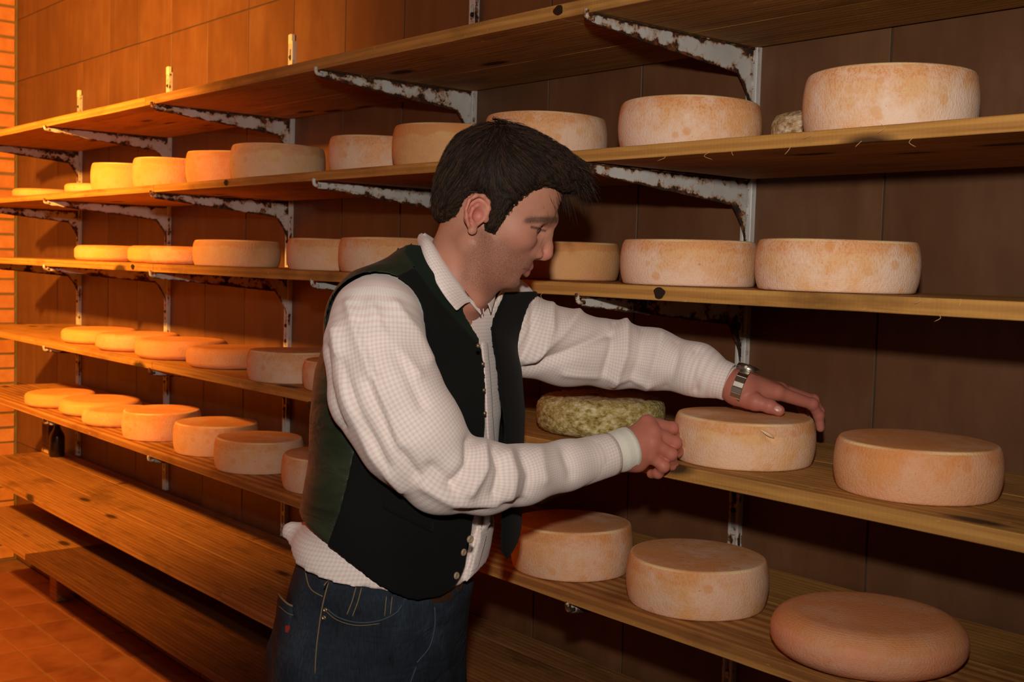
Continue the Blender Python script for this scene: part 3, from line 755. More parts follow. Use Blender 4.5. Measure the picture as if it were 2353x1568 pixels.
def head_field(h):
    f = Field((-.12, -.095, -.20), (.15, .095, .15), h); skull(f)
    f.ell((.0885, 0, -.061), (.0155, .021, .0135), .014)               # chin
    f.ell((.084, 0, -.032), (.0245, .031, .022), .016)                  # mouth mound
    for s_ in (-1, 1):
        f.cone((.1065, s_*.005, .041), (.085, s_*.044, .031), .0095, .0080, .014)      # brow ridge
        f.ell((.107, s_*.034, .0185), (.0165, .020, .0120), .010, True)               # socket
        f.ell((.0810, s_*.034, .0190), (.0150, .0175, .0134), .003)                    # lids over the ball
        f.chain([(.0935, s_*.0215, .0160), (.0965, s_*.033, .0180), (.0900, s_*.0435, .0165), (.0760, s_*.0510, .0130)], [.0022, .0040, .0040, .0024], .0012, True) # lid slit, nearly closed
        f.chain([(.0965, s_*.020, .0255), (.0950, s_*.034, .0270), (.0800, s_*.0485, .0215)], [.0016, .0018, .0014], .003, True)   # crease of the lid
        f.chain([(.0960, s_*.018, .008), (.090, s_*.034, .0040), (.077, s_*.047, .0050)], [.0016, .0020, .0012], .006, True)      # bag below the eye
    # nose
    f.chain([(.104, 0, .036), (.1115, 0, .022), (.119, 0, .004), (.1225, 0, -.004)], [.0080, .0064, .0076, .0080], .009)
    f.ell((.1228, 0, -.0065), (.0086, .0086, .0080), .006)
    for s_ in (-1, 1): f.ell((.1080, s_*.0115, -.0125), (.0100, .0048, .0066), .0035)
    f.cone((.121, 0, -.0125), (.109, 0, -.0170), .0050, .0048, .005)
    for s_ in (-1, 1):
        f.cone((.1165, s_*.0062, -.0205), (.1100, s_*.0080, -.0175), .0034, .0030, .003, True)   # nostril
    for s_ in (-1, 1): f.cone((.1045, s_*.0070, .0140), (.0985, s_*.0130, -.0110), .0085, .0095, .012)
    # lips
    for s_ in (-1, 1):
        f.cone((.1065, 0, -.0345), (.0850, s_*.0225, -.0420), .0054, .0030, .006)
        f.cone((.1045, 0, -.0445), (.0845, s_*.0215, -.0445), .0064, .0030, .006)
        f.cone((.1130, 0, -.0390), (.0850, s_*.0270, -.0435), .0024, .0018, .0016, True)
    f.cone((.1025, -.012, -.0535), (.1025, .012, -.0535), .0032, .0032, .008, True)              # dip above the chin
    # neck
    f.cone(to_head((0.1296, 0.0867, 1.6106)), to_head((0.1075, 0.0873, 1.5420)), .050/HS, .050/HS, .03)
    f.cone(to_head((0.1075, 0.0873, 1.5420)), to_head((0.0980, 0.0947, 1.5006)), .050/HS, .046/HS, .03)
    f.cone(to_head((0.1476, 0.0846, 1.5772)), to_head((0.1267, 0.0856, 1.5154)), .030/HS, .027/HS, .03)
    f.cone(to_head((0.1387, 0.0307, 1.5963)), to_head((0.1415, 0.0552, 1.5099)), .011/HS, .011/HS, .02)             # the neck cord under the ear
    # ears
    for s_ in (-1, 1):
        def e(u, v, o=0.0): return (u+.005, s_*(.0715+.0035+max(0, (.008-u))*.36+o), v)
        f.ell(e(-.009, 0, -.002), (.0165, .0045, .0235), .004)
        hel = [(.008, .002), (.0065, .012), (.001, .0205), (-.009, .0240), (-.019, .0200), (-.0245, .010), (-.0235, -.003), (-.0180, -.014), (-.0105, -.0225)]
        f.chain([e(a, b, .004) for a, b in hel], [.0020, .0024, .0029, .0032, .0033, .0032, .0030, .0028, .0028], .0025)
        f.ell(e(-.0030, -.0250, .002), (.0070, .0040, .0075), .004)
        ah = [(-.003, .013), (-.011, .010), (-.0155, .002), (-.0140, -.008), (-.0070, -.0150)]
        f.chain([e(a, b, .002) for a, b in ah], [.0024, .0028, .0030, .0030, .0030], .003)
        f.ell(e(-.0035, -.0035, .005), (.0085, .0075, .0095), .003, True)
        f.chain([e(.000, .015, .006), e(-.012, .0185, .007), e(-.0200, .010, .007), e(-.0195, -.004, .006)], [.0020, .0024, .0024, .0018], .002, True)
        f.ell(e(.0085, -.0030, .000), (.0045, .0042, .0060), .003)
    return f
fh = head_field(.0017); HV, HF = fh.mesh(); HV = relax(HV, HF, 1, .4)
uu, ww, vv = HV.T
tone = np.tile(np.array([.50, .235, .155]), (len(HV), 1))
def blend(m, c): 
    global tone
    tone = tone*(1-m[:, None])+np.array(c)*m[:, None]
blend(.75*np.exp(-((uu+.008)/.022)**2-(vv/.026)**2)*(np.abs(ww) > .066), (.56, .16, .125))       # ears
blend(.60*np.exp(-((uu-.123)/.014)**2-((vv+.008)/.012)**2), (.58, .19, .15))                       # nose
blend(.35*np.exp(-((uu-.075)/.026)**2-((vv+.008)/.02)**2)*(np.abs(ww) > .03), (.52, .18, .13))     # cheeks
lipm = smoothstep(.080, .090, uu)*np.exp(-((vv+.0400+.10*(.108-uu))/.0072)**2)*(np.abs(ww) < .026)
blend(np.clip(1.3*lipm, 0, .9), (.40, .11, .09)); mline = np.exp(-((vv+.0390+.16*(.113-uu))/.0016)**2)*(np.abs(ww) < .027)*smoothstep(.080, .086, uu); blend(.85*mline, (.10, .03, .025))
neckm = smoothstep(-.05, -.10, vv-.3*uu); blend(.35*neckm, (.50, .19, .12))
blend(.5*np.exp(-((uu-.088)/.012)**2-((vv-.004)/.007)**2)*(np.abs(ww) > .018), (.36, .15, .105))
stub = smoothstep(-.012, -.034, vv-.12*(.09-uu))*smoothstep(-.004, .020, uu+.10*(vv+.05))*smoothstep(-.112, -.088, vv)*(1-.9*np.clip(lipm*1.3, 0, 1))
stub = np.maximum(stub*.80, .75*np.exp(-((vv+.0265)/.006)**2)*smoothstep(.085, .1, uu)*(np.abs(ww) < .026))
brow = np.exp(-((vv-.0365+.50*(.0985-uu))/.0047)**2)*(np.abs(ww) > .008)*smoothstep(.060, .074, uu)
stub = np.maximum(stub, np.clip(brow*1.5, 0, 1)*1.5); blend(.55*np.clip(brow*1.3, 0, 1), (.075, .042, .030))
lash = np.exp(-((vv-.0205+.28*(.0965-uu))/.0020)**2)*(np.abs(np.abs(ww)-.038) < .022)*smoothstep(.068, .076, uu); blend(np.clip(1.1*lash, 0, .9), (.055, .030, .022))
parts = [(from_head(HV), HF, np.column_stack([tone, np.clip(stub, 0, 1.4)]))]

# ---- hands
def flat_tone(n, c): return np.column_stack([np.tile(np.array(c), (n, 1)), np.zeros(n)])
def hand(pts_palm, fingers, extra, c, forearm):
    allp = np.array([p for p, r in pts_palm]+[p for q in fingers for p, r in q]+[p for p, r in forearm])
    f = Field(allp.min(0)-.04, allp.max(0)+.04, .0015)
    f.chain([p for p, r in forearm], [r for p, r in forearm], .01)
    wr = pts_palm[0]
    for p, r in pts_palm[1:]: f.cone(wr[0], p, wr[1], r, .016)
    kn = [p for p, r in pts_palm[1:]]
    for a, b in zip(kn[:-1], kn[1:]): f.cone(a, b, .0100, .0100, .008)
    for q in fingers: f.chain([p for p, r in q], [r for p, r in q], .0035)
    for p, r in extra: f.ell(p, (r, r, r), .008)
    for q in fingers:                    # knuckle creases
        for p, r in q[1:-1]: f.ell(np.array(p), (r*1.05, r*1.05, r*1.05), .004)
    V, F = f.mesh(); V = relax(V, F, 1, .4)
    t = np.tile(np.array(c), (len(V), 1))
    for q in fingers:
        for p, r in q[:-1]:
            d = np.linalg.norm(V-np.array(p), axis=1); m = .45*np.exp(-(d/.013)**2); t = t*(1-m[:, None])+np.array([.50, .14, .11])*m[:, None]
    return V, F, np.column_stack([t, np.zeros(len(V))])
RH = hand([((0.3905, 0.1301, 1.2713), .0265), ((0.4238, 0.1459, 1.3155), .0128), ((0.4319, 0.1320, 1.3020), .0132), ((0.4308, 0.1240, 1.2861), .0130), ((0.4267, 0.1247, 1.2661), .0125)],
          [[((0.4238, 0.1459, 1.3155), .0120), ((0.4672, 0.1653, 1.3055), .0098), ((0.4747, 0.1844, 1.2899), .0086), ((0.4661, 0.1939, 1.2824), .0078)],
           [((0.4319, 0.1320, 1.3020), .0125), ((0.4701, 0.1439, 1.2843), .0104), ((0.4778, 0.1688, 1.2662), .0090), ((0.4689, 0.1864, 1.2588), .0080)],
           [((0.4308, 0.1240, 1.2861), .0122), ((0.4619, 0.1308, 1.2676), .0100), ((0.4680, 0.1496, 1.2475), .0088), ((0.4599, 0.1670, 1.2385), .0078)],
           [((0.4267, 0.1247, 1.2661), .0112), ((0.4507, 0.1256, 1.2482), .0092), ((0.4434, 0.1367, 1.2347), .0080), ((0.4336, 0.1485, 1.2309), .0072)],
           [((0.4005, 0.1511, 1.2869), .0150), ((0.4318, 0.1789, 1.2982), .0125), ((0.4542, 0.1943, 1.2894), .0105), ((0.4682, 0.1975, 1.2761), .0090)]],
          [((0.4087, 0.1289, 1.2535), .017)], (.50, .175, .120), [((0.3111, 0.0862, 1.2592), .026), ((0.3905, 0.1301, 1.2713), .0245)])
LH = hand([((0.5900, 0.2365, 1.3679), .0235), ((0.6539, 0.2361, 1.3616), .0130), ((0.6639, 0.2612, 1.3637), .0130), ((0.6666, 0.2861, 1.3611), .0125), ((0.6642, 0.3089, 1.3563), .0115)],
          [[((0.6539, 0.2361, 1.3616), .0125), ((0.7191, 0.2558, 1.3418), .0098), ((0.7335, 0.2646, 1.3215), .0086), ((0.7382, 0.2671, 1.2993), .0074)],
           [((0.6639, 0.2612, 1.3637), .0125), ((0.7304, 0.2951, 1.3444), .0100), ((0.7451, 0.3068, 1.3241), .0088), ((0.7470, 0.3073, 1.3001), .0076)],
           [((0.6666, 0.2861, 1.3611), .0120), ((0.7300, 0.3300, 1.3427), .0098), ((0.7431, 0.3406, 1.3199), .0085), ((0.7442, 0.3412, 1.2986), .0075)],
           [((0.6642, 0.3089, 1.3563), .0110), ((0.7168, 0.3519, 1.3398), .0088), ((0.7314, 0.3625, 1.3168), .0078), ((0.7323, 0.3634, 1.3008), .0068)],
           [((0.5944, 0.2256, 1.3543), .0175), ((0.6117, 0.2081, 1.3479), .0140), ((0.6331, 0.1978, 1.3425), .0112), ((0.6484, 0.1933, 1.3361), .0096)]],
          [((0.6038, 0.2203, 1.3507), .016)], (.46, .160, .112), [((0.5199, 0.2678, 1.3882), .025), ((0.5900, 0.2365, 1.3679), .0235)])
parts += [RH, LH]
# ---- the rest of the body, under the clothes
NECK, RSH, LSH = np.array((0.0836, 0.0919, 1.5345)), np.array((0.0010, -0.0121, 1.4767)), np.array((0.1787, 0.2690, 1.4836))
PEL = np.array((-0.0057, 0.0669, 0.9897))
HIPR, HIPL = PEL-LX_*.09, PEL+LX_*.09
FR, FL = np.array([0, 0, .09])-LX_*.11, np.array([0, 0, .09])+LX_*.12+FX_*.06
KR, KL = (HIPR+FR)/2+FX_*.015+np.array([0, 0, -.02]), (HIPL+FL)/2+FX_*.03+np.array([0, 0, -.02])
RARM = [((-0.0001, -0.0470, 1.4783), .0655), ((0.0017, -0.0647, 1.4371), .0715), ((0.0201, -0.0834, 1.3796), .079), ((0.0598, -0.0874, 1.3186), .075), ((0.1040, -0.0757, 1.2663), .061), ((0.1632, -0.0416, 1.2517), .053), ((0.2214, 0.0083, 1.2484), .0440), ((0.2896, 0.0639, 1.2555), .0375), ((0.3465, 0.1026, 1.2645), .0335)]
LARM = [((0.1791, 0.2681, 1.4709), .050), ((0.2098, 0.2665, 1.4456), .069), ((0.2943, 0.2952, 1.4235), .0635), ((0.3805, 0.3195, 1.4127), .0575), ((0.4495, 0.3141, 1.4066), .051), ((0.5198, 0.2682, 1.3942), .0435), ((0.5566, 0.2523, 1.3810), .034)]
f = Field((-.42, -.45, 0), (.75, .62, 1.62), .011)
dn = np.array([0, 0, -.055])
for a, b, c_ in ((RSH, RARM[4][0], RARM[7][0]), (LSH, LARM[3][0], LARM[5][0])):
    f.cone(a+dn*.4, b, .042, .036, .02); f.cone(b, c_, .036, .026, .02)
dn = np.array([0, 0, -.055]); f.cone(NECK+dn*2, PEL, .055, .10, .03); f.cone(RSH+dn, LSH+dn, .04, .04, .03); f.cone(np.array((0.1023, 0.0897, 1.5009)), NECK+2*dn, .040, .055, .03)
for hp, kn, ft in ((HIPR, KR, FR), (HIPL, KL, FL)): f.cone(hp, kn, .075, .055, .03); f.cone(kn, ft, .055, .035, .02); f.cone(ft, ft+FX_*.13-np.array([0, 0, .05]), .033, .026, .02)
BV, BF = f.mesh(); parts.append((BV, BF, flat_tone(len(BV), (.50, .235, .155))))
V, F, T, o = [], [], [], 0
for v_, f_, t_ in parts: V.append(v_); F.append(f_+o); T.append(t_); o += len(v_)
me = np_mesh('body', np.concatenate(V), np.concatenate(F), M_SKIN); vec_attr(me, 'tone', np.concatenate(T), 'FLOAT_COLOR')
body = link('body', me, person)
# nail of the thumb that lies on the cheese
def patch(name, c, n, up, a, b, mat, parent, dome=.0012):
    c, n, up = Vector(c), Vector(n).normalized(), Vector(up).normalized(); s_ = n.cross(up).normalized(); up = s_.cross(n)
    V, F = [c+n*dome], []
    for rr in (.6, 1.0):
        for k in range(14):
            t = 2*PI*k/14; V.append(c+n*dome*(1-rr*rr)+s_*a*rr*math.cos(t)+up*b*rr*math.sin(t))
    for k in range(14): F.append((0, 1+k, 1+(k+1) % 14)); F.append((1+k, 15+k, 15+(k+1) % 14, 1+(k+1) % 14))
    return link(name, mesh(name, V, F, mat, True), parent)
M_NAIL = mat_plain('fingernail', (.56, .30, .235), .35, .5)
_a, _b = Vector((0.6331, 0.1978, 1.3425)), Vector((0.6484, 0.1933, 1.3361)); _d = (_b-_a).normalized()
patch('thumbnail', _b+Vector((-.004, -.0088, .0040)), Vector((-.1, -.93, .38)), _d, .0048, .0066, M_NAIL, body)
# eyes
M_EYE = mat_plain('eye_white', (.50, .40, .36), .2, .5); M_IRIS = mat_plain('iris', (.03, .02, .012), .15, .5)
for s_ in (-1, 1):
    bm = bmesh.new(); bmesh.ops.create_uvsphere(bm, u_segments=20, v_segments=14, radius=.0128*HS); e_ = link('eye', bm_mesh('eye', bm, M_EYE, True), body, from_head([(.0815, s_*.033, .0190)])[0])
    patch('iris', from_head([(.0815+.0120, s_*(.033+.004), .0168)])[0], hu-.25*hv, hv, .0055, .0055, M_IRIS, e_, .001).location = -Vector(e_.location)

# ---- hair
fz = Field((-.11, -.10, -.06), (.17, .10, .175), .0025); skull(fz); fz.D -= .0045
fz.ell((.014, 0, .062), (.0885, .0815, .0835), .012)
fz.ell((.060, -.002, .094), (.066, .068, .047), .03)
fz.cone((.085, -.012, .113), (.112, -.014, .116), .026, .018, .02); fz.cone((.112, -.014, .116), (.130, -.014, .113), .017, .008, .015)
fz.ell((-.031, 0, .012), (.034, .058, .044), .02)
for s_ in (-1, 1): fz.cone((.027, s_*.0655, .030), (.0265, s_*.0605, -.008), .0105, .0080, .01)
hp = [(-.046, -.030), (-.034, -.026), (-.028, -.012), (-.0285, .008), (-.021, .029), (.003, .029), (.0125, .012), (.018, -.014), (.034, -.013), (.0365, .010), (.0415, .036), (.052, .058), (.066, .076), (.086, .083), (.100, .086), (.118, .096), (.16, .098), (.18, .20), (-.13, .20), (-.13, -.03)]
X, Y, Z = fz.full(); gx, gz = np.meshgrid(fz.ax[0], fz.ax[2], indexing='ij'); P2 = np.column_stack([gx.ravel(), gz.ravel()])
ins = np.zeros(len(P2), bool)
for (ax_, ay_), (bx_, by_) in zip(hp, hp[1:]+hp[:1]):
    c_ = ((ay_ > P2[:, 1]) != (by_ > P2[:, 1])) & (P2[:, 0] < (bx_-ax_)*(P2[:, 1]-ay_)/(by_-ay_+1e-12)+ax_); ins ^= c_
sd = seg_dist2(P2, hp+hp[:1]); sd = np.where(ins, -sd, sd)
# ragged hairline
jit = .0022*np.sin(P2[:, 0]*900+2*np.sin(P2[:, 1]*500))+.0016*np.sin(P2[:, 1]*1300+P2[:, 0]*700)
sd = (sd+jit).reshape(gx.shape)[:, None, :]
kq = .008; A = fz.D; B_ = np.broadcast_to(sd, A.shape); q = np.maximum(kq-np.abs(A-B_), 0)/kq; fz.D = (np.maximum(A, B_)+q*q*kq*.25).astype(np.float32)
# hollow it against the skull a little so that it stays a cap
fi = Field((-.11, -.10, -.06), (.17, .10, .175), .0025); skull(fi); fz.D = np.maximum(fz.D, -(fi.D+.006))
SV, SF = fz.mesh(); SV = relax(SV, SF, 2, .5)
def flow(P):
    u_, w_, v_ = P.T
    fwd = smoothstep(-.035, .035, u_+.25*(v_-.06)); d = np.zeros_like(P)
    d[:, 0] = -.25+1.35*fwd; d[:, 2] = -1.0+.55*fwd+.25*smoothstep(.08, .12, u_); d[:, 1] = .22*np.sin(40*u_)*.4
    sb = np.exp(-((u_-.027)/.014)**2)*(v_ < .035); d[:, 0] -= .7*sb; d[:, 2] -= .8*sb
    return d
NS = normals(SV, SF); dr = flow(SV); dr -= NS*(dr*NS).sum(1)[:, None]; dr /= np.linalg.norm(dr, axis=1)[:, None]+1e-9
sdv = np.cross(NS, dr); ph = (SV*sdv).sum(1)
lock = np.sin(ph*330+14*np.sin(SV[:, 0]*21+SV[:, 1]*33)+9*SV[:, 2]*10)*.6+np.sin(ph*720+SV[:, 0]*60)*.4
SV2 = SV+NS*(lock*.0016)[:, None]
hair = link('hair', np_mesh('hair', from_head(SV2), SF, M_HAIR), person)
bvh = BVHTree.FromPolygons([tuple(p) for p in SV2], [tuple(int(i) for i in q_) for q_ in SF])
r3 = np.random.default_rng(11); pos, K = [], 7
cand = np.flatnonzero((NS[:, 1] < .75)); roots = r3.choice(cand, 11000)
for ri in roots:
    p = Vector(SV2[ri])+Vector(r3.normal(0, .0012, 3)); Lh = r3.uniform(.022, .050); lift = r3.uniform(.0004, .0048); wv = r3.normal(0, .10, 3)
    for k in range(K):
        loc, nr, _, _ = bvh.find_nearest(p)
        if loc is None: break
        pos.append(loc+nr*(lift*(.2+k/K)))
        d_ = flow(np.array([p]))[0]+wv; d_ = Vector(d_); d_ -= nr*d_.dot(nr); d_.normalize(); p = loc+d_*(Lh/K)
    while len(pos) % K: pos.append(pos[-1])
# loose wisps at the crown and the quiff
for q_ in range(560):
    if q_ < 190: p0 = Vector((r3.uniform(-.035, .035), r3.uniform(-.03, .02), .140)); d_ = Vector((r3.uniform(.5, 1.2), r3.normal(0, .15), r3.uniform(.05, .5)))
    elif q_ > 470: p0 = Vector((r3.uniform(.045, .105), -r3.uniform(.035, .066), r3.uniform(.080, .095))); p0.y = -.060+max(0, p0.x-.05)*.55; d_ = Vector((1.0, r3.normal(.25, .15), r3.uniform(-1.0, -.35)))
    else: p0 = Vector((r3.uniform(.085, .122), r3.uniform(-.05, .02), r3.uniform(.104, .126))); d_ = Vector((1.0, r3.normal(0, .25), r3.uniform(-.75, .25)))
    Lh = r3.uniform(.018, .042)
    for k in range(K):
        t = k/(K-1); pos.append(p0+d_*(Lh*t)+Vector((0, 0, -.012*t*t*(1 if q_ >= 190 else .7))))
PV = from_head(np.array([tuple(p) for p in pos]))
NC = len(PV)//K; PVc = PV.reshape(NC, K, 3); pick = r3.random(NC) < .42
for nm_, sel_, m_ in (('hair_strands', ~pick, mat_hair('hair_strand_brown', (.0125, .007, .0045))), ('light_strands', pick, mat_hair('hair_strand_light', (.048, .024, .013)))):
    Q_ = PVc[sel_]; crv = bpy.data.hair_curves.new(nm_); crv.add_curves([K]*len(Q_)); crv.points.foreach_set('position', Q_.astype(np.float32).ravel())
    crv.points.foreach_set('radius', np.tile(np.linspace(.00042, .00012, K), len(Q_)).astype(np.float32)); crv.materials.append(m_)
    ho = link(nm_, crv, hair); ho['kind'] = 'stuff'
# ------------------------------------------------------------------ clothes
ST = [((0.0637, 0.1401, 1.5051), .080, .145), ((0.0530, 0.1373, 1.4628), .106, .170), ((0.0467, 0.1229, 1.3934), .121, .178), ((0.0447, 0.1084, 1.3248), .125, .178), ((0.0425, 0.1040, 1.2554), .124, .174), ((0.0336, 0.0896, 1.1878), .126, .172), ((0.0218, 0.0852, 1.1185), .130, .174), ((0.0106, 0.0718, 1.0656), .132, .178), ((0.0007, 0.0678, 1.0036), .132, .180), ((-0.0088, 0.0616, 0.9072), .130, .180)]
ST2 = [((0.0637, 0.1401, 1.5051), .080, .145), ((0.0649, 0.1374, 1.4631), .108, .172), ((0.0725, 0.1229, 1.3941), .121, .178), ((0.0780, 0.1085, 1.3258), .124, .178), ((0.0786, 0.1041, 1.2565), .124, .174), ((0.0795, 0.0875, 1.1546), .124, .172), ((0.0795, 0.0714, 1.0608), .124, .172)]
def torso(S_):
    z = np.array([s_[0][2] for s_ in S_])[::-1]; cx = np.array([s_[0][0] for s_ in S_])[::-1]; cy = np.array([s_[0][1] for s_ in S_])[::-1]; a = np.array([s_[1] for s_ in S_])[::-1]; b = np.array([s_[2] for s_ in S_])[::-1]
    def local(X, Y, Z):
        x, y = X-np.interp(Z, z, cx), Y-np.interp(Z, z, cy); return x*FX_[0]+y*FX_[1], x*LX_[0]+y*LX_[1], np.interp(Z, z, a), np.interp(Z, z, b)
    def fn(X, Y, Z):
        f_, l_, a_, b_ = local(X, Y, Z); k0 = np.sqrt((f_/a_)**2+(l_/b_)**2)+1e-6; k1 = np.sqrt((f_/a_**2)**2+(l_/b_**2)**2)+1e-6
        d = k0*(k0-1)/k1; return np.maximum(d, Z-z[-1]-.01)
    fn.local = local; fn.z = z; return fn
TOR, TOR2 = torso(ST), torso(ST2)
def full_torso(f, fn=TOR, off=0.0, zlo=.85):
    f.op(lambda X, Y, Z: fn(X, Y, Z)-off, (-.35, -.35, zlo), (.35, .40, 1.62), .0)
    f.cone((0.0686, 0.0875, 1.5450), RSH, .047+off, .062+off, .045); f.cone((0.0845, 0.0972, 1.5399), LSH, .047+off, .060+off, .045)
    f.cone(RSH, LSH, .052+off, .052+off, .04)
def polyz(pts):                         # height as a function of x from a list of points
    P = sorted([(p[0], p[2]) for p in pts]); xs = np.array([p[0] for p in P]); zs = np.array([p[1] for p in P]); return lambda X: np.interp(X, xs, zs)

HEM = polyz([(-0.1204, -0.0613, 1.1783), (-0.0992, -0.0718, 1.1704), (-0.0465, -0.1236, 1.1446), (0.0242, -0.1418, 1.0958), (0.0643, -0.1431, 1.0745), (0.1030, -0.1283, 1.0712), (0.1231, -0.1078, 1.0783), (0.1372, -0.0864, 1.0992), (0.1453, -0.0745, 1.1283), (0.1591, -0.0606, 1.1896)])
# ---- shirt: body and both sleeves in one cloth
f = Field((-.30, -.36, .93), (.66, .50, 1.60), .0045)
full_torso(f)
f.op(lambda X, Y, Z: TOR(X, Y, Z)+.004-.016*smoothstep(-.004, -.045, Z-HEM(X)), (-.35, -.35, .93), (.35, .4, 1.22), .0)
f.chain([(-0.1356, 0.0565, 1.1400), (-0.1195, 0.0449, 1.1157), (-0.0837, 0.0034, 1.0934)], [.016, .020, .020], .02)
f.chain([(-0.0719, -0.0166, 1.0937), (-0.0107, -0.0576, 1.0804)], [.014, .010], .02)
f.chain([p for p, r in RARM], [r for p, r in RARM], .016)
f.chain([p for p, r in LARM], [r for p, r in LARM], .02)
X, Y, Z = f.full(); hem = polyz([(-0.1397, -0.0242, 1.1320), (-0.1120, -0.0454, 1.1132), (-0.0897, -0.0658, 1.1088), (-0.0296, -0.1066, 1.0974), (0.0227, -0.1272, 1.0885), (0.0784, -0.1283, 1.0717), (0.1316, -0.0881, 1.0727), (0.1611, -0.0369, 1.0895), (0.1996, 0.0130, 1.0870)])
f.cut(np.broadcast_to(hem(X)-Z, f.D.shape)*.8)
# open neck: cut the cloth away above the collar seam, and hollow the body
nk = to_p = None
zc = polyz([(0.0350, 0.0854, 1.5902), (0.0592, 0.0844, 1.5746), (0.1048, 0.0814, 1.5284), (0.1362, 0.0798, 1.5022), (0.1636, 0.0793, 1.4948), (0.1927, 0.0825, 1.5446)]); f.cut(np.broadcast_to(Z-zc(X), f.D.shape)*.8)
V, F = f.mesh(); V = relax(V, F, 2, .5)
def arm_param(V, arm):
    C_ = spline([p for p, r in arm], 9); rr = np.interp(np.linspace(0, 1, len(C_)), np.linspace(0, 1, len(arm)), [r for p, r in arm]); s_ = np.concatenate([[0], np.cumsum(np.linalg.norm(np.diff(C_, axis=0), axis=1))]); T_ = np.gradient(C_, axis=0)
    d2 = ((V[:, None, :]-C_[None])**2).sum(2); w_ = np.exp(-(d2-d2.min(1)[:, None])/(2*.022**2)); w_ /= w_.sum(1)[:, None]
    t = w_@s_; c = w_@C_; T = w_@T_; T /= np.linalg.norm(T, axis=1)[:, None]; r = w_@rr; e1 = np.cross(T, [0, 1.0, 0]); e1 /= np.linalg.norm(e1, axis=1)[:, None]; q = V-c
    ang = np.arctan2((q*e1).sum(1), -(q*np.array([0, 1.0, 0])).sum(1)); return np.sqrt(d2.min(1))-r, t, ang*(r*.5+.03)
dR, tR, aR = arm_param(V, RARM); dL, tL, aL = arm_param(V, LARM)
fl_, ll_, aa_, bb_ = TOR.local(V[:, 0], V[:, 1], V[:, 2]); dT = (np.sqrt((fl_/aa_)**2+(ll_/bb_)**2)-1)*.12
grp = np.argmin(np.stack([dT, dR, dL]), 0)
UV = np.zeros((len(V), 3)); tor_u = np.arctan2(ll_, fl_)*.15
UV[:, 0] = np.where(grp == 0, tor_u, np.where(grp == 1, aR, aL)); UV[:, 1] = np.where(grp == 0, V[:, 2], np.where(grp == 1, tR, tL))
N = normals(V, F); P2 = V[:, [0, 2]]; front = smoothstep(.25, -.25, N[:, 1])
FOLD_R = [([(-0.0309, -0.1105, 1.5037), (-0.0053, -0.1344, 1.4449), (0.0301, -0.1393, 1.3678), (0.0498, -0.1126, 1.3158)], .006, .010), ([(-0.0484, -0.1029, 1.4661), (-0.0272, -0.1283, 1.3831), (0.0103, -0.1134, 1.3024), (0.0520, -0.0868, 1.2491)], .006, .010),
          ([(-0.0005, -0.1105, 1.5045), (0.0367, -0.1339, 1.4522), (0.0710, -0.1365, 1.4111)], .004, .008), ([(0.0331, -0.1104, 1.5055), (0.0624, -0.1227, 1.4704), (0.0848, -0.1254, 1.4287)], .004, .008),
          ([(-0.0369, -0.1256, 1.4252), (-0.0055, -0.1405, 1.3487), (0.0311, -0.1147, 1.2834)], -.007, .009), ([(0.0075, -0.1474, 1.3982), (0.0393, -0.1321, 1.3245), (0.0741, -0.0955, 1.2702)], -.007, .009),
          ([(0.0196, -0.1220, 1.4812), (0.0566, -0.1461, 1.4175), (0.0805, -0.1293, 1.3681)], -.004, .009), ([(-0.0150, -0.1121, 1.4798), (0.0166, -0.1462, 1.4164)], -.004, .008),
          ([(0.1459, -0.0524, 1.3161), (0.1449, -0.0545, 1.2843), (0.1226, -0.0663, 1.2569)], -.008, .008), ([(0.1629, -0.0332, 1.3041), (0.1665, -0.0449, 1.2770), (0.1479, -0.0570, 1.2451)], .006, .009),
          ([(0.1795, -0.0234, 1.2998), (0.1894, -0.0252, 1.2730), (0.1826, -0.0274, 1.2386)], -.007, .008), ([(0.1991, -0.0040, 1.2909), (0.2091, -0.0058, 1.2618), (0.2035, -0.0079, 1.2290)], .005, .009),
          ([(0.2202, 0.0059, 1.2886), (0.2323, 0.0039, 1.2574), (0.2284, 0.0022, 1.2311)], -.005, .008), ([(0.2470, 0.0259, 1.2876), (0.2548, 0.0233, 1.2480)], .003, .010), ([(0.2823, 0.0461, 1.2909), (0.2970, 0.0435, 1.2490)], -.004, .009),
          ([(0.0855, -0.0764, 1.2545), (0.1271, -0.0781, 1.2294), (0.1834, -0.0387, 1.2180)], .006, .010), ([(0.0948, -0.0846, 1.2828), (0.1277, -0.0767, 1.2507)], -.006, .010), ([(0.1329, -0.0590, 1.2142), (0.2222, 0.0014, 1.2178)], -.004, .009),
          ([(-0.0643, -0.1045, 1.4411), (-0.0567, -0.1077, 1.3923), (-0.0335, -0.1116, 1.3318)], -.005, .008)]
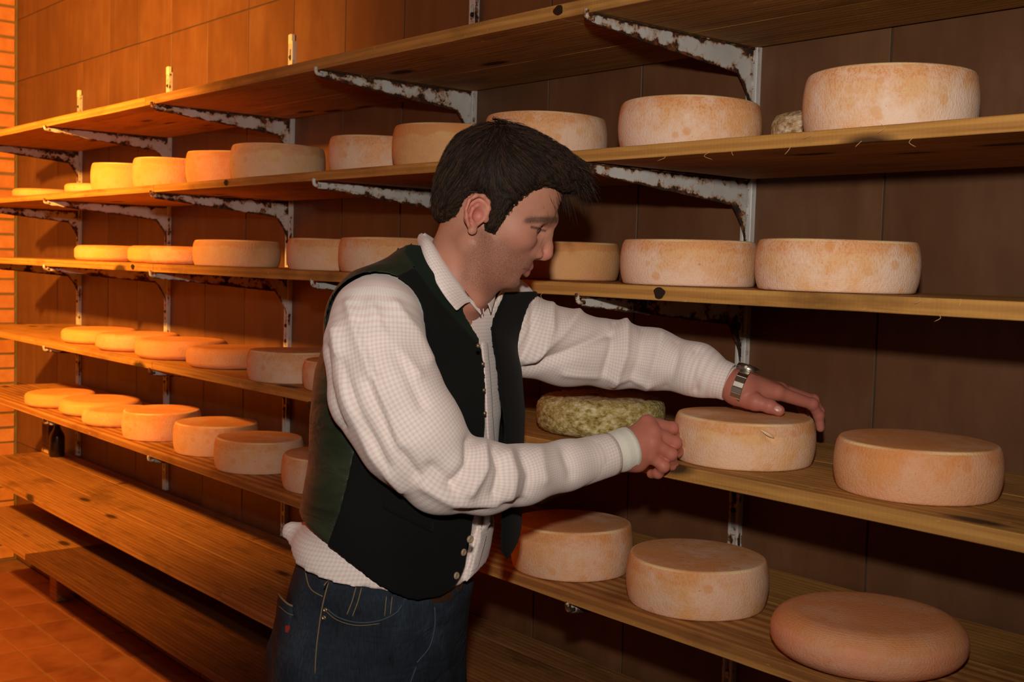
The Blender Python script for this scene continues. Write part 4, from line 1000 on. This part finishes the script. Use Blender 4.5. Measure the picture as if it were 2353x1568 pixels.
FOLD_L = [([(0.2186, 0.1824, 1.3844), (0.2909, 0.2148, 1.4202), (0.3671, 0.2672, 1.4562)], -.008, .010), ([(0.2215, 0.1736, 1.4026), (0.2827, 0.2166, 1.4492), (0.3135, 0.2390, 1.4858)], .006, .010), ([(0.2366, 0.1904, 1.5086), (0.2325, 0.1867, 1.4510), (0.2152, 0.1834, 1.4001)], -.006, .009),
          ([(0.2660, 0.1998, 1.4984), (0.2657, 0.1972, 1.4586), (0.2397, 0.1939, 1.4072)], .005, .009), ([(0.3779, 0.2682, 1.4714), (0.3717, 0.2654, 1.4278), (0.3603, 0.2624, 1.3811)], -.007, .008), ([(0.3982, 0.2682, 1.4720), (0.3952, 0.2648, 1.4195), (0.3787, 0.2614, 1.3666)], .007, .009),
          ([(0.4270, 0.2675, 1.4609), (0.4209, 0.2644, 1.4128), (0.4072, 0.2616, 1.3689)], -.005, .008), ([(0.4588, 0.2669, 1.4513), (0.4453, 0.2635, 1.3985), (0.4374, 0.2611, 1.3608)], .005, .009), ([(0.4848, 0.2462, 1.4414), (0.4750, 0.2432, 1.3951), (0.4685, 0.2411, 1.3616)], -.004, .008),
          ([(0.5148, 0.2354, 1.4296), (0.5056, 0.2329, 1.3895), (0.5138, 0.2310, 1.3603)], -.005, .008), ([(0.2920, 0.2124, 1.3837), (0.3694, 0.2621, 1.3768), (0.4447, 0.2615, 1.3670)], .004, .008)]
disp = np.zeros(len(V))
for gsel, FO in ((1, FOLD_R), (2, FOLD_L)):
    m = grp == gsel
    for pts, amp, wd in FO:
        d = seg_dist2(P2[m], [(p[0], p[2]) for p in pts]); disp[m] += 1.5*amp*np.exp(-(d/(wd*.85))**1.5)*front[m]
ns = np.sin(V[:, 0]*60+3*np.sin(V[:, 2]*45))*np.sin(V[:, 2]*52+V[:, 1]*40); disp += .0006*ns
V = V+N*disp[:, None]; V = relax(V, F, 1, .4)
me = np_mesh('shirt', V, F, M_CHECK); vec_attr(me, 'cloth', UV); shirt = link('shirt', me, person)
shirt['label'] = 'pink and white finely checked cotton shirt'
def sheet(name, rows, mat, parent, thick, n=8, uvs=1.0, sub=True):
    """cloth strip lofted through rows of points"""
    R_ = [spline(r, n) for r in rows]; nr, nc = len(R_), len(R_[0]); V = np.concatenate(R_); F = np.array([(i*nc+j, i*nc+j+1, (i+1)*nc+j+1, (i+1)*nc+j) for i in range(nr-1) for j in range(nc-1)])
    me = np_mesh(name, V, F, mat)
    U = np.zeros((len(V), 3)); 
    for i in range(nr):
        d = np.concatenate([[0], np.cumsum(np.linalg.norm(np.diff(R_[i], axis=0), axis=1))]); U[i*nc:(i+1)*nc, 0] = d*uvs
        if i: U[i*nc:(i+1)*nc, 1] = U[(i-1)*nc:i*nc, 1]+np.linalg.norm(R_[i]-R_[i-1], axis=1)*uvs
    vec_attr(me, 'cloth', U); o_ = link(name, me, parent)
    md = o_.modifiers.new('thickness', 'SOLIDIFY'); md.thickness = thick; md.offset = 0
    if sub: sb = o_.modifiers.new('smooth', 'SUBSURF'); sb.levels = 1; sb.render_levels = 1
    return o_
# collar leaves, near and far, each turned down over its band
NT_ = [(0.0588, 0.0869, 1.6133), (0.0716, 0.0432, 1.6045), (0.0937, 0.0192, 1.5738), (0.1209, 0.0189, 1.5379), (0.1445, 0.0472, 1.5102)]
NB_ = [(0.0466, 0.0909, 1.5974), (0.0589, 0.0275, 1.5775), (0.0784, -0.0047, 1.5448), (0.0978, -0.0126, 1.5158), (0.1164, 0.0010, 1.4925)]
NI_ = [np.array(a)+np.array([.010, .012, -.028]) for a in NT_]
NM_ = [(np.array(a)+np.array(b))/2+np.array([-.004, -.005, .005]) for a, b in zip(NT_, NB_)]
c1 = sheet('collar', [NI_, NT_, NM_, NB_], M_CHECK, shirt, .0024, 6); c1['label'] = 'turned-down collar leaf'
FT_ = [(0.0611, 0.0568, 1.6125), (0.0740, 0.1064, 1.6047), (0.1078, 0.1345, 1.5750), (0.1442, 0.1172, 1.5393), (0.1518, 0.0703, 1.5111)]
FB_ = [(0.0500, 0.0658, 1.5970), (0.0662, 0.1280, 1.5821), (0.1159, 0.1577, 1.5457), (0.1693, 0.1314, 1.5266), (0.1659, 0.0787, 1.4854)]
FI_ = [np.array(a)+np.array([.004, -.012, -.028]) for a in FT_]
FM_ = [(np.array(a)+np.array(b))/2+np.array([.004, .003, .006]) for a, b in zip(FT_, FB_)]
sheet('collar', [FI_, FT_, FM_, FB_], M_CHECK, shirt, .0024, 6)
# placket down the open front
SB = BVHTree.FromPolygons([tuple(p) for p in V], [tuple(int(i) for i in q) for q in F[(grp[F] == 0).all(1)]])
def on(bv, p, lift=.0006):
    h = bv.ray_cast(Vector((p[0], -.8, p[2])), Vector((0, 1, 0)))
    return (h[0]-Vector((0, 1, 0))*lift) if h[0] is not None else Vector(p)
PLs = [[np.array(on(SB, p, .0022)) for p in spline(r, 4)] for r in ([(0.1519, 0.0360, 1.4442), (0.1590, 0.0321, 1.3847), (0.1642, 0.0279, 1.3184), (0.1671, 0.0245, 1.2654), (0.1648, 0.0193, 1.1856), (0.1532, 0.0155, 1.1255), (0.1462, 0.0133, 1.0921)], [(0.1617, 0.0459, 1.4438), (0.1688, 0.0421, 1.3839), (0.1747, 0.0378, 1.3173), (0.1783, 0.0344, 1.2640), (0.1773, 0.0292, 1.1839), (0.1665, 0.0155, 1.1259), (0.1581, 0.0136, 1.0958)])]
sheet('placket', PLs, M_CHECK, shirt, .0022, 2)
def cuff(name, a, b, ra, rb, mat, parent, th=.0022, ridges=0):
    a, b = np.array(a, float), np.array(b, float); ax_ = (b-a)/np.linalg.norm(b-a); L_ = np.linalg.norm(b-a); e1 = np.cross(ax_, [0, 1.0, 0]); e1 /= np.linalg.norm(e1); e2 = np.cross(ax_, e1); n, m = 36, 9; V, U, F = [], [], []
    prof_ = [(t, 0) for t in np.linspace(0, 1, m)]+[(1, -th), (.35, -th)]
    for t, o_ in prof_:
        r_ = ra+(rb-ra)*t+o_+(ridges*math.sin(t*14) if ridges else 0)
        for k in range(n):
            q = 2*PI*k/n; V.append(a+ax_*L_*t+r_*(e1*math.cos(q)+e2*math.sin(q)*1.0)); U.append((r_*(q-PI), L_*t, 0))
    for i in range(len(prof_)-1):
        for k in range(n): F.append((i*n+k, i*n+(k+1) % n, (i+1)*n+(k+1) % n, (i+1)*n+k))
    me = np_mesh(name, np.array(V), np.array(F), mat); vec_attr(me, 'cloth', U); return link(name, me, parent)
cuff('cuff', (0.3055, 0.0820, 1.2556), (0.3639, 0.1128, 1.2676), .0385, .0345, M_CHECK, shirt); cuff('cuff', (0.5281, 0.2630, 1.3904), (0.5729, 0.2420, 1.3765), .0375, .0325, M_CHECK, shirt)
bd = cuff('bandage', (0.3537, 0.1066, 1.2655), (0.3925, 0.1293, 1.2750), .0320, .0355, M_BAND, person, .004, .0007); bd['label'] = 'white gauze bandage on the near wrist'

# ---- vest: thin shells standing off the shirt, open down the front
z_of = lambda p: p[2]
VZ = np.array([z_of((0.1373, -0.0688, 1.0620)), z_of((0.1628, -0.0425, 1.3151)), z_of((0.1562, -0.0363, 1.4107)), z_of((0.1470, -0.0237, 1.4513)), z_of((0.1227, -0.0212, 1.4910)), z_of((0.0913, -0.0085, 1.5329)), z_of((0.0550, 0.0458, 1.5975))]); VR = np.array([-.008, .000, -.004, -.014, -.054, -.078, -.088])
def vest_shell(fn, off0, off1, zlo):
    f = Field((-.30, -.36, .93), (.40, .45, 1.60), .0036); full_torso(f, fn, off1)
    g = Field((-.30, -.36, .93), (.40, .45, 1.60), .0036); full_torso(g, fn, off0); f.cut(-g.D); return f
f = vest_shell(TOR, .0065, .0150, .9); X, Y, Z = f.full()
fl_, ll_, aa_, bb_ = TOR.local(X, Y, Z)
f.cut(np.broadcast_to((HEM(X)-Z)*.75, f.D.shape))
o_ = np.argsort(VZ); open_r = np.interp(Z, VZ[o_], VR[o_])
f.cut(np.where(fl_ > -.035, ll_-open_r, -1.0))                                              # the right front ends at the opening
f.cut(np.where((fl_ <= -.035) & (ll_ > .13), ll_-.13, -1.0)*.7)
f.chain([p for p, r in RARM[:6]], [r+.0045 for p, r in RARM[:6]], .006, True)                     # armhole: trimmed clear of the sleeve
f.cone((0.0975, 0.0897, 1.5315), (0.1243, 0.0865, 1.6071), .064, .066, .005, True)
# seams: satin back, black front, green band along the neck edge
def poly_sd(poly, f):
    gx, gz = np.meshgrid(f.ax[0], f.ax[2], indexing='ij'); P2 = np.column_stack([gx.ravel(), gz.ravel()]); poly = [(p[0], p[2]) for p in poly]; ins = np.zeros(len(P2), bool)
    for (ax_, ay_), (bx_, by_) in zip(poly, poly[1:]+poly[:1]):
        ins ^= ((ay_ > P2[:, 1]) != (by_ > P2[:, 1])) & (P2[:, 0] < (bx_-ax_)*(P2[:, 1]-ay_)/(by_-ay_+1e-12)+ax_)
    sd = seg_dist2(P2, poly+poly[:1]); return np.where(ins, -sd, sd).reshape(gx.shape)[:, None, :]
D0 = f.D.copy()
SEAM = [(-0.0628, -0.1045, 1.1299), (-0.0615, -0.1033, 1.1485), (-0.0426, -0.0997, 1.2048), (-0.0274, -0.0949, 1.2796), (-0.0186, -0.0925, 1.3171), (-0.0054, -0.0845, 1.4414), (0.0089, -0.0791, 1.5255), (0.0184, -0.0782, 1.5394), (0.0542, -0.0368, 1.5596), (0.0567, 0.0464, 1.6075), (0.0549, 0.0503, 1.6672), (-0.2562, 0.0497, 1.6582), (-0.2398, 0.0135, 1.0942)]
BAND = [(0.1511, -0.0243, 1.4418), (0.1219, -0.0222, 1.4743), (0.0846, -0.0193, 1.5194), (0.0544, -0.0168, 1.5596), (0.0325, 0.0050, 1.5862), (0.0506, 0.0481, 1.6338), (0.1116, 0.0457, 1.5958), (0.1608, 0.0398, 1.5042)]
s1, s2 = poly_sd(SEAM, f), poly_sd(BAND, f); s2 = np.where(f.ax[1][None, :, None] > .06, .05, s2)
def vest_part(name, cut, mat, parent, sink=0.0):
    f.D = np.maximum(D0, np.broadcast_to(cut, D0.shape)).astype(np.float32); V, F = f.mesh(); V = relax(V, F, 5, .5); V = V-normals(V, F)*sink; return link(name, np_mesh(name, V, F, mat), parent)
vest = vest_part('vest', np.maximum(-s1, -s2), M_WOOL, person); vest['label'] = 'black wool vest, unbuttoned'
vb = vest_part('satin_back', np.maximum(s1-.005, -s2-.003), M_SATIN, vest, .0026); vb['label'] = 'dark green satin back of the vest'
vest_part('neck_facing', s2-.004, M_GREEN, vest, .0013)['label'] = 'dark green facing at the neck edge'
# the left front hangs away from the body
f = vest_shell(TOR2, .000, .0065, .9); X, Y, Z = f.full(); fl_, ll_, aa_, bb_ = TOR2.local(X, Y, Z)
zl = np.array([z_of((0.1931, -0.0461, 1.1028)), z_of((0.1848, -0.0430, 1.3075)), z_of((0.1737, -0.0384, 1.3793)), z_of((0.1588, -0.0228, 1.4651)), z_of((0.1741, 0.0205, 1.5158)), z_of((0.1727, 0.0624, 1.5442))]); lv = np.array([.006, .010, .000, .012, .068, .095])
o_ = np.argsort(zl); f.cut(np.interp(Z, zl[o_], lv[o_])-ll_)
zt_ = z_of((0.2155, -0.0457, 1.1086)); f.cut(np.broadcast_to(zt_+.9*np.clip(.028-ll_, 0, 1)+.35*np.clip(ll_-.03, 0, 1)-Z, f.D.shape)*.7)
f.cut(np.where(fl_ < -.02, -.02-fl_, -1.0)*.8); f.chain([p for p, r in LARM[:4]], [r+.0045 for p, r in LARM[:4]], .006, True); f.cone((0.0975, 0.0897, 1.5315), (0.1243, 0.0865, 1.6071), .064, .066, .005, True)
f.cut(np.broadcast_to(Z-z_of((0.1790, 0.1413, 1.5239)), f.D.shape))
V, F = f.mesh(); V = relax(V, F, 5, .5); link('hanging_front', np_mesh('hanging_front', V, F, M_WOOL), vest)

# ---- jeans
f = Field((-.36, -.36, .04), (.36, .46, 1.14), .0065)
f.op(lambda X, Y, Z: np.maximum(TOR(X, Y, Z)+.004, PEL[2]-.16-Z), (-.35, -.35, .7), (.35, .4, 1.14), 0)
for hp_, kn, ft in ((HIPR, KR, FR), (HIPL, KL, FL)):
    f.chain([hp_-np.array([0, 0, .03]), hp_*.6+kn*.4, kn, kn*.4+ft*.6, ft], [.088, .081, .070, .064, .066], .03)
f.ell((-0.0978, 0.0636, 0.9390), (.035, .08, .09), .04)
f.chain([(-0.1347, 0.0280, 1.0083), (-0.1366, 0.0247, 0.9578), (-0.1371, 0.0213, 0.9041)], [.018, .024, .022], .02)
X, Y, Z = f.full(); top = polyz([(-0.1353, -0.0452, 1.1177), (-0.0895, -0.0856, 1.1127), (0.0103, -0.1269, 1.0930), (0.0781, -0.1276, 1.0827), (0.1385, -0.0685, 1.0659), (0.1742, 0.0102, 1.0438)]); f.cut(np.broadcast_to(Z-top(X), f.D.shape)*.8); f.cut(np.broadcast_to(.055-Z, f.D.shape))
V, F = f.mesh(); V = relax(V, F, 2, .5)
jeans = link('jeans', np_mesh('jeans', V, F, M_DENIM), person); jeans['label'] = 'dark blue worn jeans'
JB = BVHTree.FromPolygons([tuple(p) for p in V], [tuple(int(i) for i in q) for q in F])
def on(bv, p, lift=.0006):
    h = bv.ray_cast(Vector((p[0], -.8, p[2])), Vector((0, 1, 0)))
    return (h[0]-Vector((0, 1, 0))*lift) if h[0] is not None else Vector(p)
M_THREAD = mat_plain('tan_thread', (.23, .15, .07), .8); M_FADE = mat_plain('worn_denim_edge', (.055, .075, .095), .9)
def seam_tube(name, pts, r, mat, lift=.0008): 
    q = [on(JB, p, lift) for p in spline(pts, 7)]; v_, f_ = tube(q, r, 6); return link(name, mesh(name, v_, f_, mat, True), jeans)
seam_tube('pocket_seam', [(-0.0559, -0.1389, 1.0622), (-0.0391, -0.1396, 1.0518), (-0.0115, -0.1400, 1.0447), (0.0190, -0.1400, 1.0455), (0.0419, -0.1394, 1.0541), (0.0504, -0.1287, 1.0648)], .0011, M_FADE)
seam_tube('pocket_seam', [(-0.0570, -0.1391, 1.0586), (-0.0396, -0.1398, 1.0475), (-0.0114, -0.1403, 1.0404), (0.0203, -0.1402, 1.0413)], .0006, M_THREAD)
seam_tube('side_seam', [(-0.0546, -0.1260, 1.1077), (-0.0637, -0.1289, 1.0615), (-0.0684, -0.1321, 1.0123), (-0.0690, -0.1347, 0.9713)], .0010, M_THREAD)
seam_tube('fly_seam', [(0.0958, -0.0895, 1.0510), (0.0966, -0.0913, 1.0228), (0.0900, -0.0934, 0.9913), (0.0726, -0.1046, 0.9717)], .0010, M_FADE)
seam_tube('crotch_seam', [(0.0715, -0.1050, 0.9654), (0.0613, -0.1072, 0.9314), (0.0565, -0.1104, 0.8814)], .0010, M_FADE)
for a, b, c_, d_ in (((806, 1372), (784, 1440), 0, 0),):
    pass
seam_tube('belt_loop_stitch', [(-0.0154, -0.1369, 1.0938), (-0.0197, -0.1381, 1.0749), (-0.0265, -0.1393, 1.0558)], .0008, M_THREAD); seam_tube('belt_loop_stitch', [(-0.0074, -0.1369, 1.0929), (-0.0117, -0.1382, 1.0733), (-0.0185, -0.1395, 1.0536)], .0008, M_THREAD)
seam_tube('belt_loop_stitch', [(0.0363, -0.1379, 1.0783), (0.0346, -0.1395, 1.0527)], .0007, M_THREAD); seam_tube('belt_loop_stitch', [(0.0284, -0.1378, 1.0793), (0.0267, -0.1396, 1.0512)], .0007, M_THREAD)
seam_tube('yoke_seam', [(-0.0968, -0.0860, 1.1050), (-0.0849, -0.0873, 1.0853), (-0.0638, -0.1078, 1.0778)], .0009, M_THREAD)
def disc_on(name, p, r, h_, mat, parent, bv, hole=False):
    c_ = on(bv, p, 0); n_ = Vector((0, -1, 0)); hh = bv.find_nearest(c_); n_ = hh[1] if hh[1] is not None else n_
    if n_.y > 0: n_ = -n_
    V = [(0, 0, h_*.55 if hole else h_)]; F = []
    pr = [(.35, h_*.6), (.55, h_), (.8, h_), (1, h_*.5), (1, -h_*.6)]
    for a, z in pr: V += [(a*r*math.cos(t), a*r*math.sin(t), z) for t in np.linspace(0, 2*PI, 18, endpoint=False)]
    F += [(0, 1+k, 1+(k+1) % 18) for k in range(18)]
    for i in range(len(pr)-1): F += [(1+i*18+k, 1+(i+1)*18+k, 1+(i+1)*18+(k+1) % 18, 1+i*18+(k+1) % 18) for k in range(18)]
    o_ = link(name, mesh(name, V, F, mat, True), parent, c_+n_*.0006); o_.rotation_euler = n_.to_track_quat('Z', 'Y').to_euler(); return o_
for p in ((-0.0583, -0.1390, 1.0603), (-0.0598, -0.1397, 1.0493)): disc_on('rivet', p, .0034, .0016, M_BRASS, jeans, JB, True)
# back pocket standing open at his hip, with a red tag
PK = [[(-0.1455, 0.0109, 1.0545), (-0.1347, -0.0239, 1.0580), (-0.1190, -0.0442, 1.0538), (-0.1016, -0.0475, 1.0500)], [(-0.1471, 0.0100, 1.0398), (-0.1336, -0.0317, 1.0457), (-0.1180, -0.0520, 1.0430), (-0.1021, -0.0541, 1.0402)], [(-0.1508, 0.0064, 0.9839), (-0.1337, -0.0431, 0.9938), (-0.1167, -0.0649, 0.9975), (-0.1019, -0.0689, 0.9980)], [(-0.1528, 0.0020, 0.9161), (-0.1341, -0.0490, 0.9325), (-0.1171, -0.0706, 0.9396), (-0.1030, -0.0746, 0.9402)]]
pk = sheet('back_pocket', PK, M_DENIM, jeans, .0022, 6); 
v_, f_ = merge([tube(spline(PK[0], 6), .0016, 6), tube(spline([np.array(p)+np.array([0, -.0016, 0]) for p in PK[1]], 6), .0006, 6)])
link('pocket_hem', mesh('pocket_hem', v_, f_, M_THREAD, True), pk)
link('red_tag', box_mesh('red_tag', (-.0035, -.0008, -.005), (.0035, .0008, .005), mat_plain('red_cloth', (.28, .018, .012), .8)), pk, Vector((-0.1173, -0.0603, 1.0221)))
# belt end seen below the vest
M_BELT = mat_plain('brown_leather', (.055, .022, .010), .5, .4)
bt = [on(JB, p, .002) for p in spline([(0.0923, -0.1083, 1.0712), (0.1104, -0.0985, 1.0675), (0.1255, -0.0885, 1.0675), (0.1347, -0.0685, 1.0658)], 5)]
V = []; F = []
for i, p in enumerate(bt): V += [p+Vector((0, 0, .012)), p-Vector((0, 0, .012))]
for i in range(len(bt)-1): F.append((2*i, 2*i+1, 2*i+3, 2*i+2))
o_ = link('belt', mesh('belt', V, F, M_BELT), jeans); md = o_.modifiers.new('t', 'SOLIDIFY'); md.thickness = .003

# vest buttons and welt pocket
vp = np.array([v.co[:] for v in vest.data.vertices]); vf = [tuple(p.vertices) for p in vest.data.polygons]; VB = BVHTree.FromPolygons([tuple(p) for p in vp], vf)
M_HORN = mat_plain('horn_button', (.34, .26, .17), .4, .5)
for p in ((0.1358, -0.0744, 1.1305), (0.1265, -0.0865, 1.0977), (0.1474, -0.0721, 1.1662)): disc_on('button', p, .0056, .0022, M_HORN, vest, VB, True)
for p in ((0.1500, -0.0341, 1.4456), (0.1555, -0.0363, 1.4119), (0.1586, -0.0388, 1.3725), (0.1609, -0.0411, 1.3374)): disc_on('eyelet', p, .0030, .0022, M_BRASS, vest, VB, True)
wl_ = [[on(VB, p, .0014) for p in spline(r, 5)] for r in ([(0.0209, -0.1484, 1.2256), (0.0528, -0.1495, 1.2085), (0.0919, -0.1410, 1.1857)], [(0.0202, -0.1494, 1.2112), (0.0520, -0.1505, 1.1940), (0.0911, -0.1419, 1.1711)])]
V = wl_[0]+wl_[1]; n_ = len(wl_[0]); F = [(i, i+1, n_+i+1, n_+i) for i in range(n_-1)]
o_ = link('welt_pocket', mesh('welt_pocket', V, F, M_WOOL, True), vest); md = o_.modifiers.new('t', 'SOLIDIFY'); md.thickness = .0025
# shoes, below the frame
M_SHOE = mat_plain('dark_leather_shoe', (.03, .018, .012), .45, .4)
for ft in (FR, FL):
    f = Field((-.2, -.12, -.01), (.22, .12, .14), .006); f.chain([(-.06, 0, .05), (.05, 0, .045), (.15, 0, .036)], [.046, .044, .036], .03); f.cone((-.05, 0, .06), (-.05, 0, .11), .044, .044, .03); X, Y, Z = f.full(); f.cut(np.broadcast_to(.001-Z, f.D.shape)); f.cut(np.broadcast_to(Z-.095, f.D.shape))
    V, F = f.mesh(); V = relax(V, F, 2); R_ = np.stack([FX_, LX_, [0, 0, 1]]); link('shoe', np_mesh('shoe', V@R_+np.array([ft[0], ft[1], 0]), F, M_SHOE), person)

# ------------------------------------------------------------------ wristwatch on his far wrist
wa, wb = Vector((0.5199, 0.2678, 1.3882)), Vector((0.5900, 0.2365, 1.3679)); wd = (wb-wa).normalized(); wc = Vector((0.5920, 0.2355, 1.3680))
up_ = Vector((.10, .25, 1.0)); up_ = (up_-wd*up_.dot(wd)).normalized(); sd_ = wd.cross(up_)
watch = empty('wristwatch'); tag(watch, 'steel wristwatch with link bracelet on the far wrist of the man', 'watch')
PM = Matrix.Translation(Vector(person.location))@Matrix.Rotation(CAM_YAW, 4, 'Z')
watch.matrix_world = PM@Matrix(((wd.x, sd_.x, up_.x, wc.x), (wd.y, sd_.y, up_.y, wc.y), (wd.z, sd_.z, up_.z, wc.z), (0, 0, 0, 1)))
lk = bmesh.new(); box_bm(lk, (-.0090, -.0047, -.0012), (.0090, .0047, .0016), .0007); link_me = bm_mesh('bracelet_link', lk, M_STEEL)
RA, RB = .0318, .0295
for k in range(20):
    t = PI/2+2*PI*k/20
    if abs(math.sin((t-PI/2)/2)) < .27: continue
    o_ = link('bracelet_link', link_me, watch, (0, RA*math.cos(t), RB*math.sin(t))); o_.rotation_euler = (math.atan2(math.sin(t)/RB, math.cos(t)/RA)-PI/2, 0, 0)
def lathe_z(name, prof_, mat, parent, loc, n=32):
    V, F = [], []
    for r_, z in prof_: V += [(r_*math.cos(a), r_*math.sin(a), z) for a in np.linspace(0, 2*PI, n, endpoint=False)]
    for i in range(len(prof_)-1): F += [(i*n+k, i*n+(k+1) % n, (i+1)*n+(k+1) % n, (i+1)*n+k) for k in range(n)]
    return link(name, mesh(name, V, F, mat, True), parent, loc)
case = lathe_z('watch_case', [(0, -.003), (.018, -.003), (.0200, .000), (.0200, .006), (.0185, .0075), (.0180, .0075)], M_STEEL, watch, (0, 0, RB+.001))
lathe_z('bezel', [(.0195, .0065), (.0190, .0088), (.0160, .0096), (.0150, .0085)], M_STEEL, case, (0, 0, 0)); lathe_z('dial', [(0, .0082), (.0152, .0082)], mat_plain('watch_dial', (.04, .035, .03), .2, .6), case, (0, 0, 0))
o_ = link('crown', mesh('crown', *tube([(.0, .0195, .003), (.0, .0235, .003)], .0026, 10), M_STEEL), case)
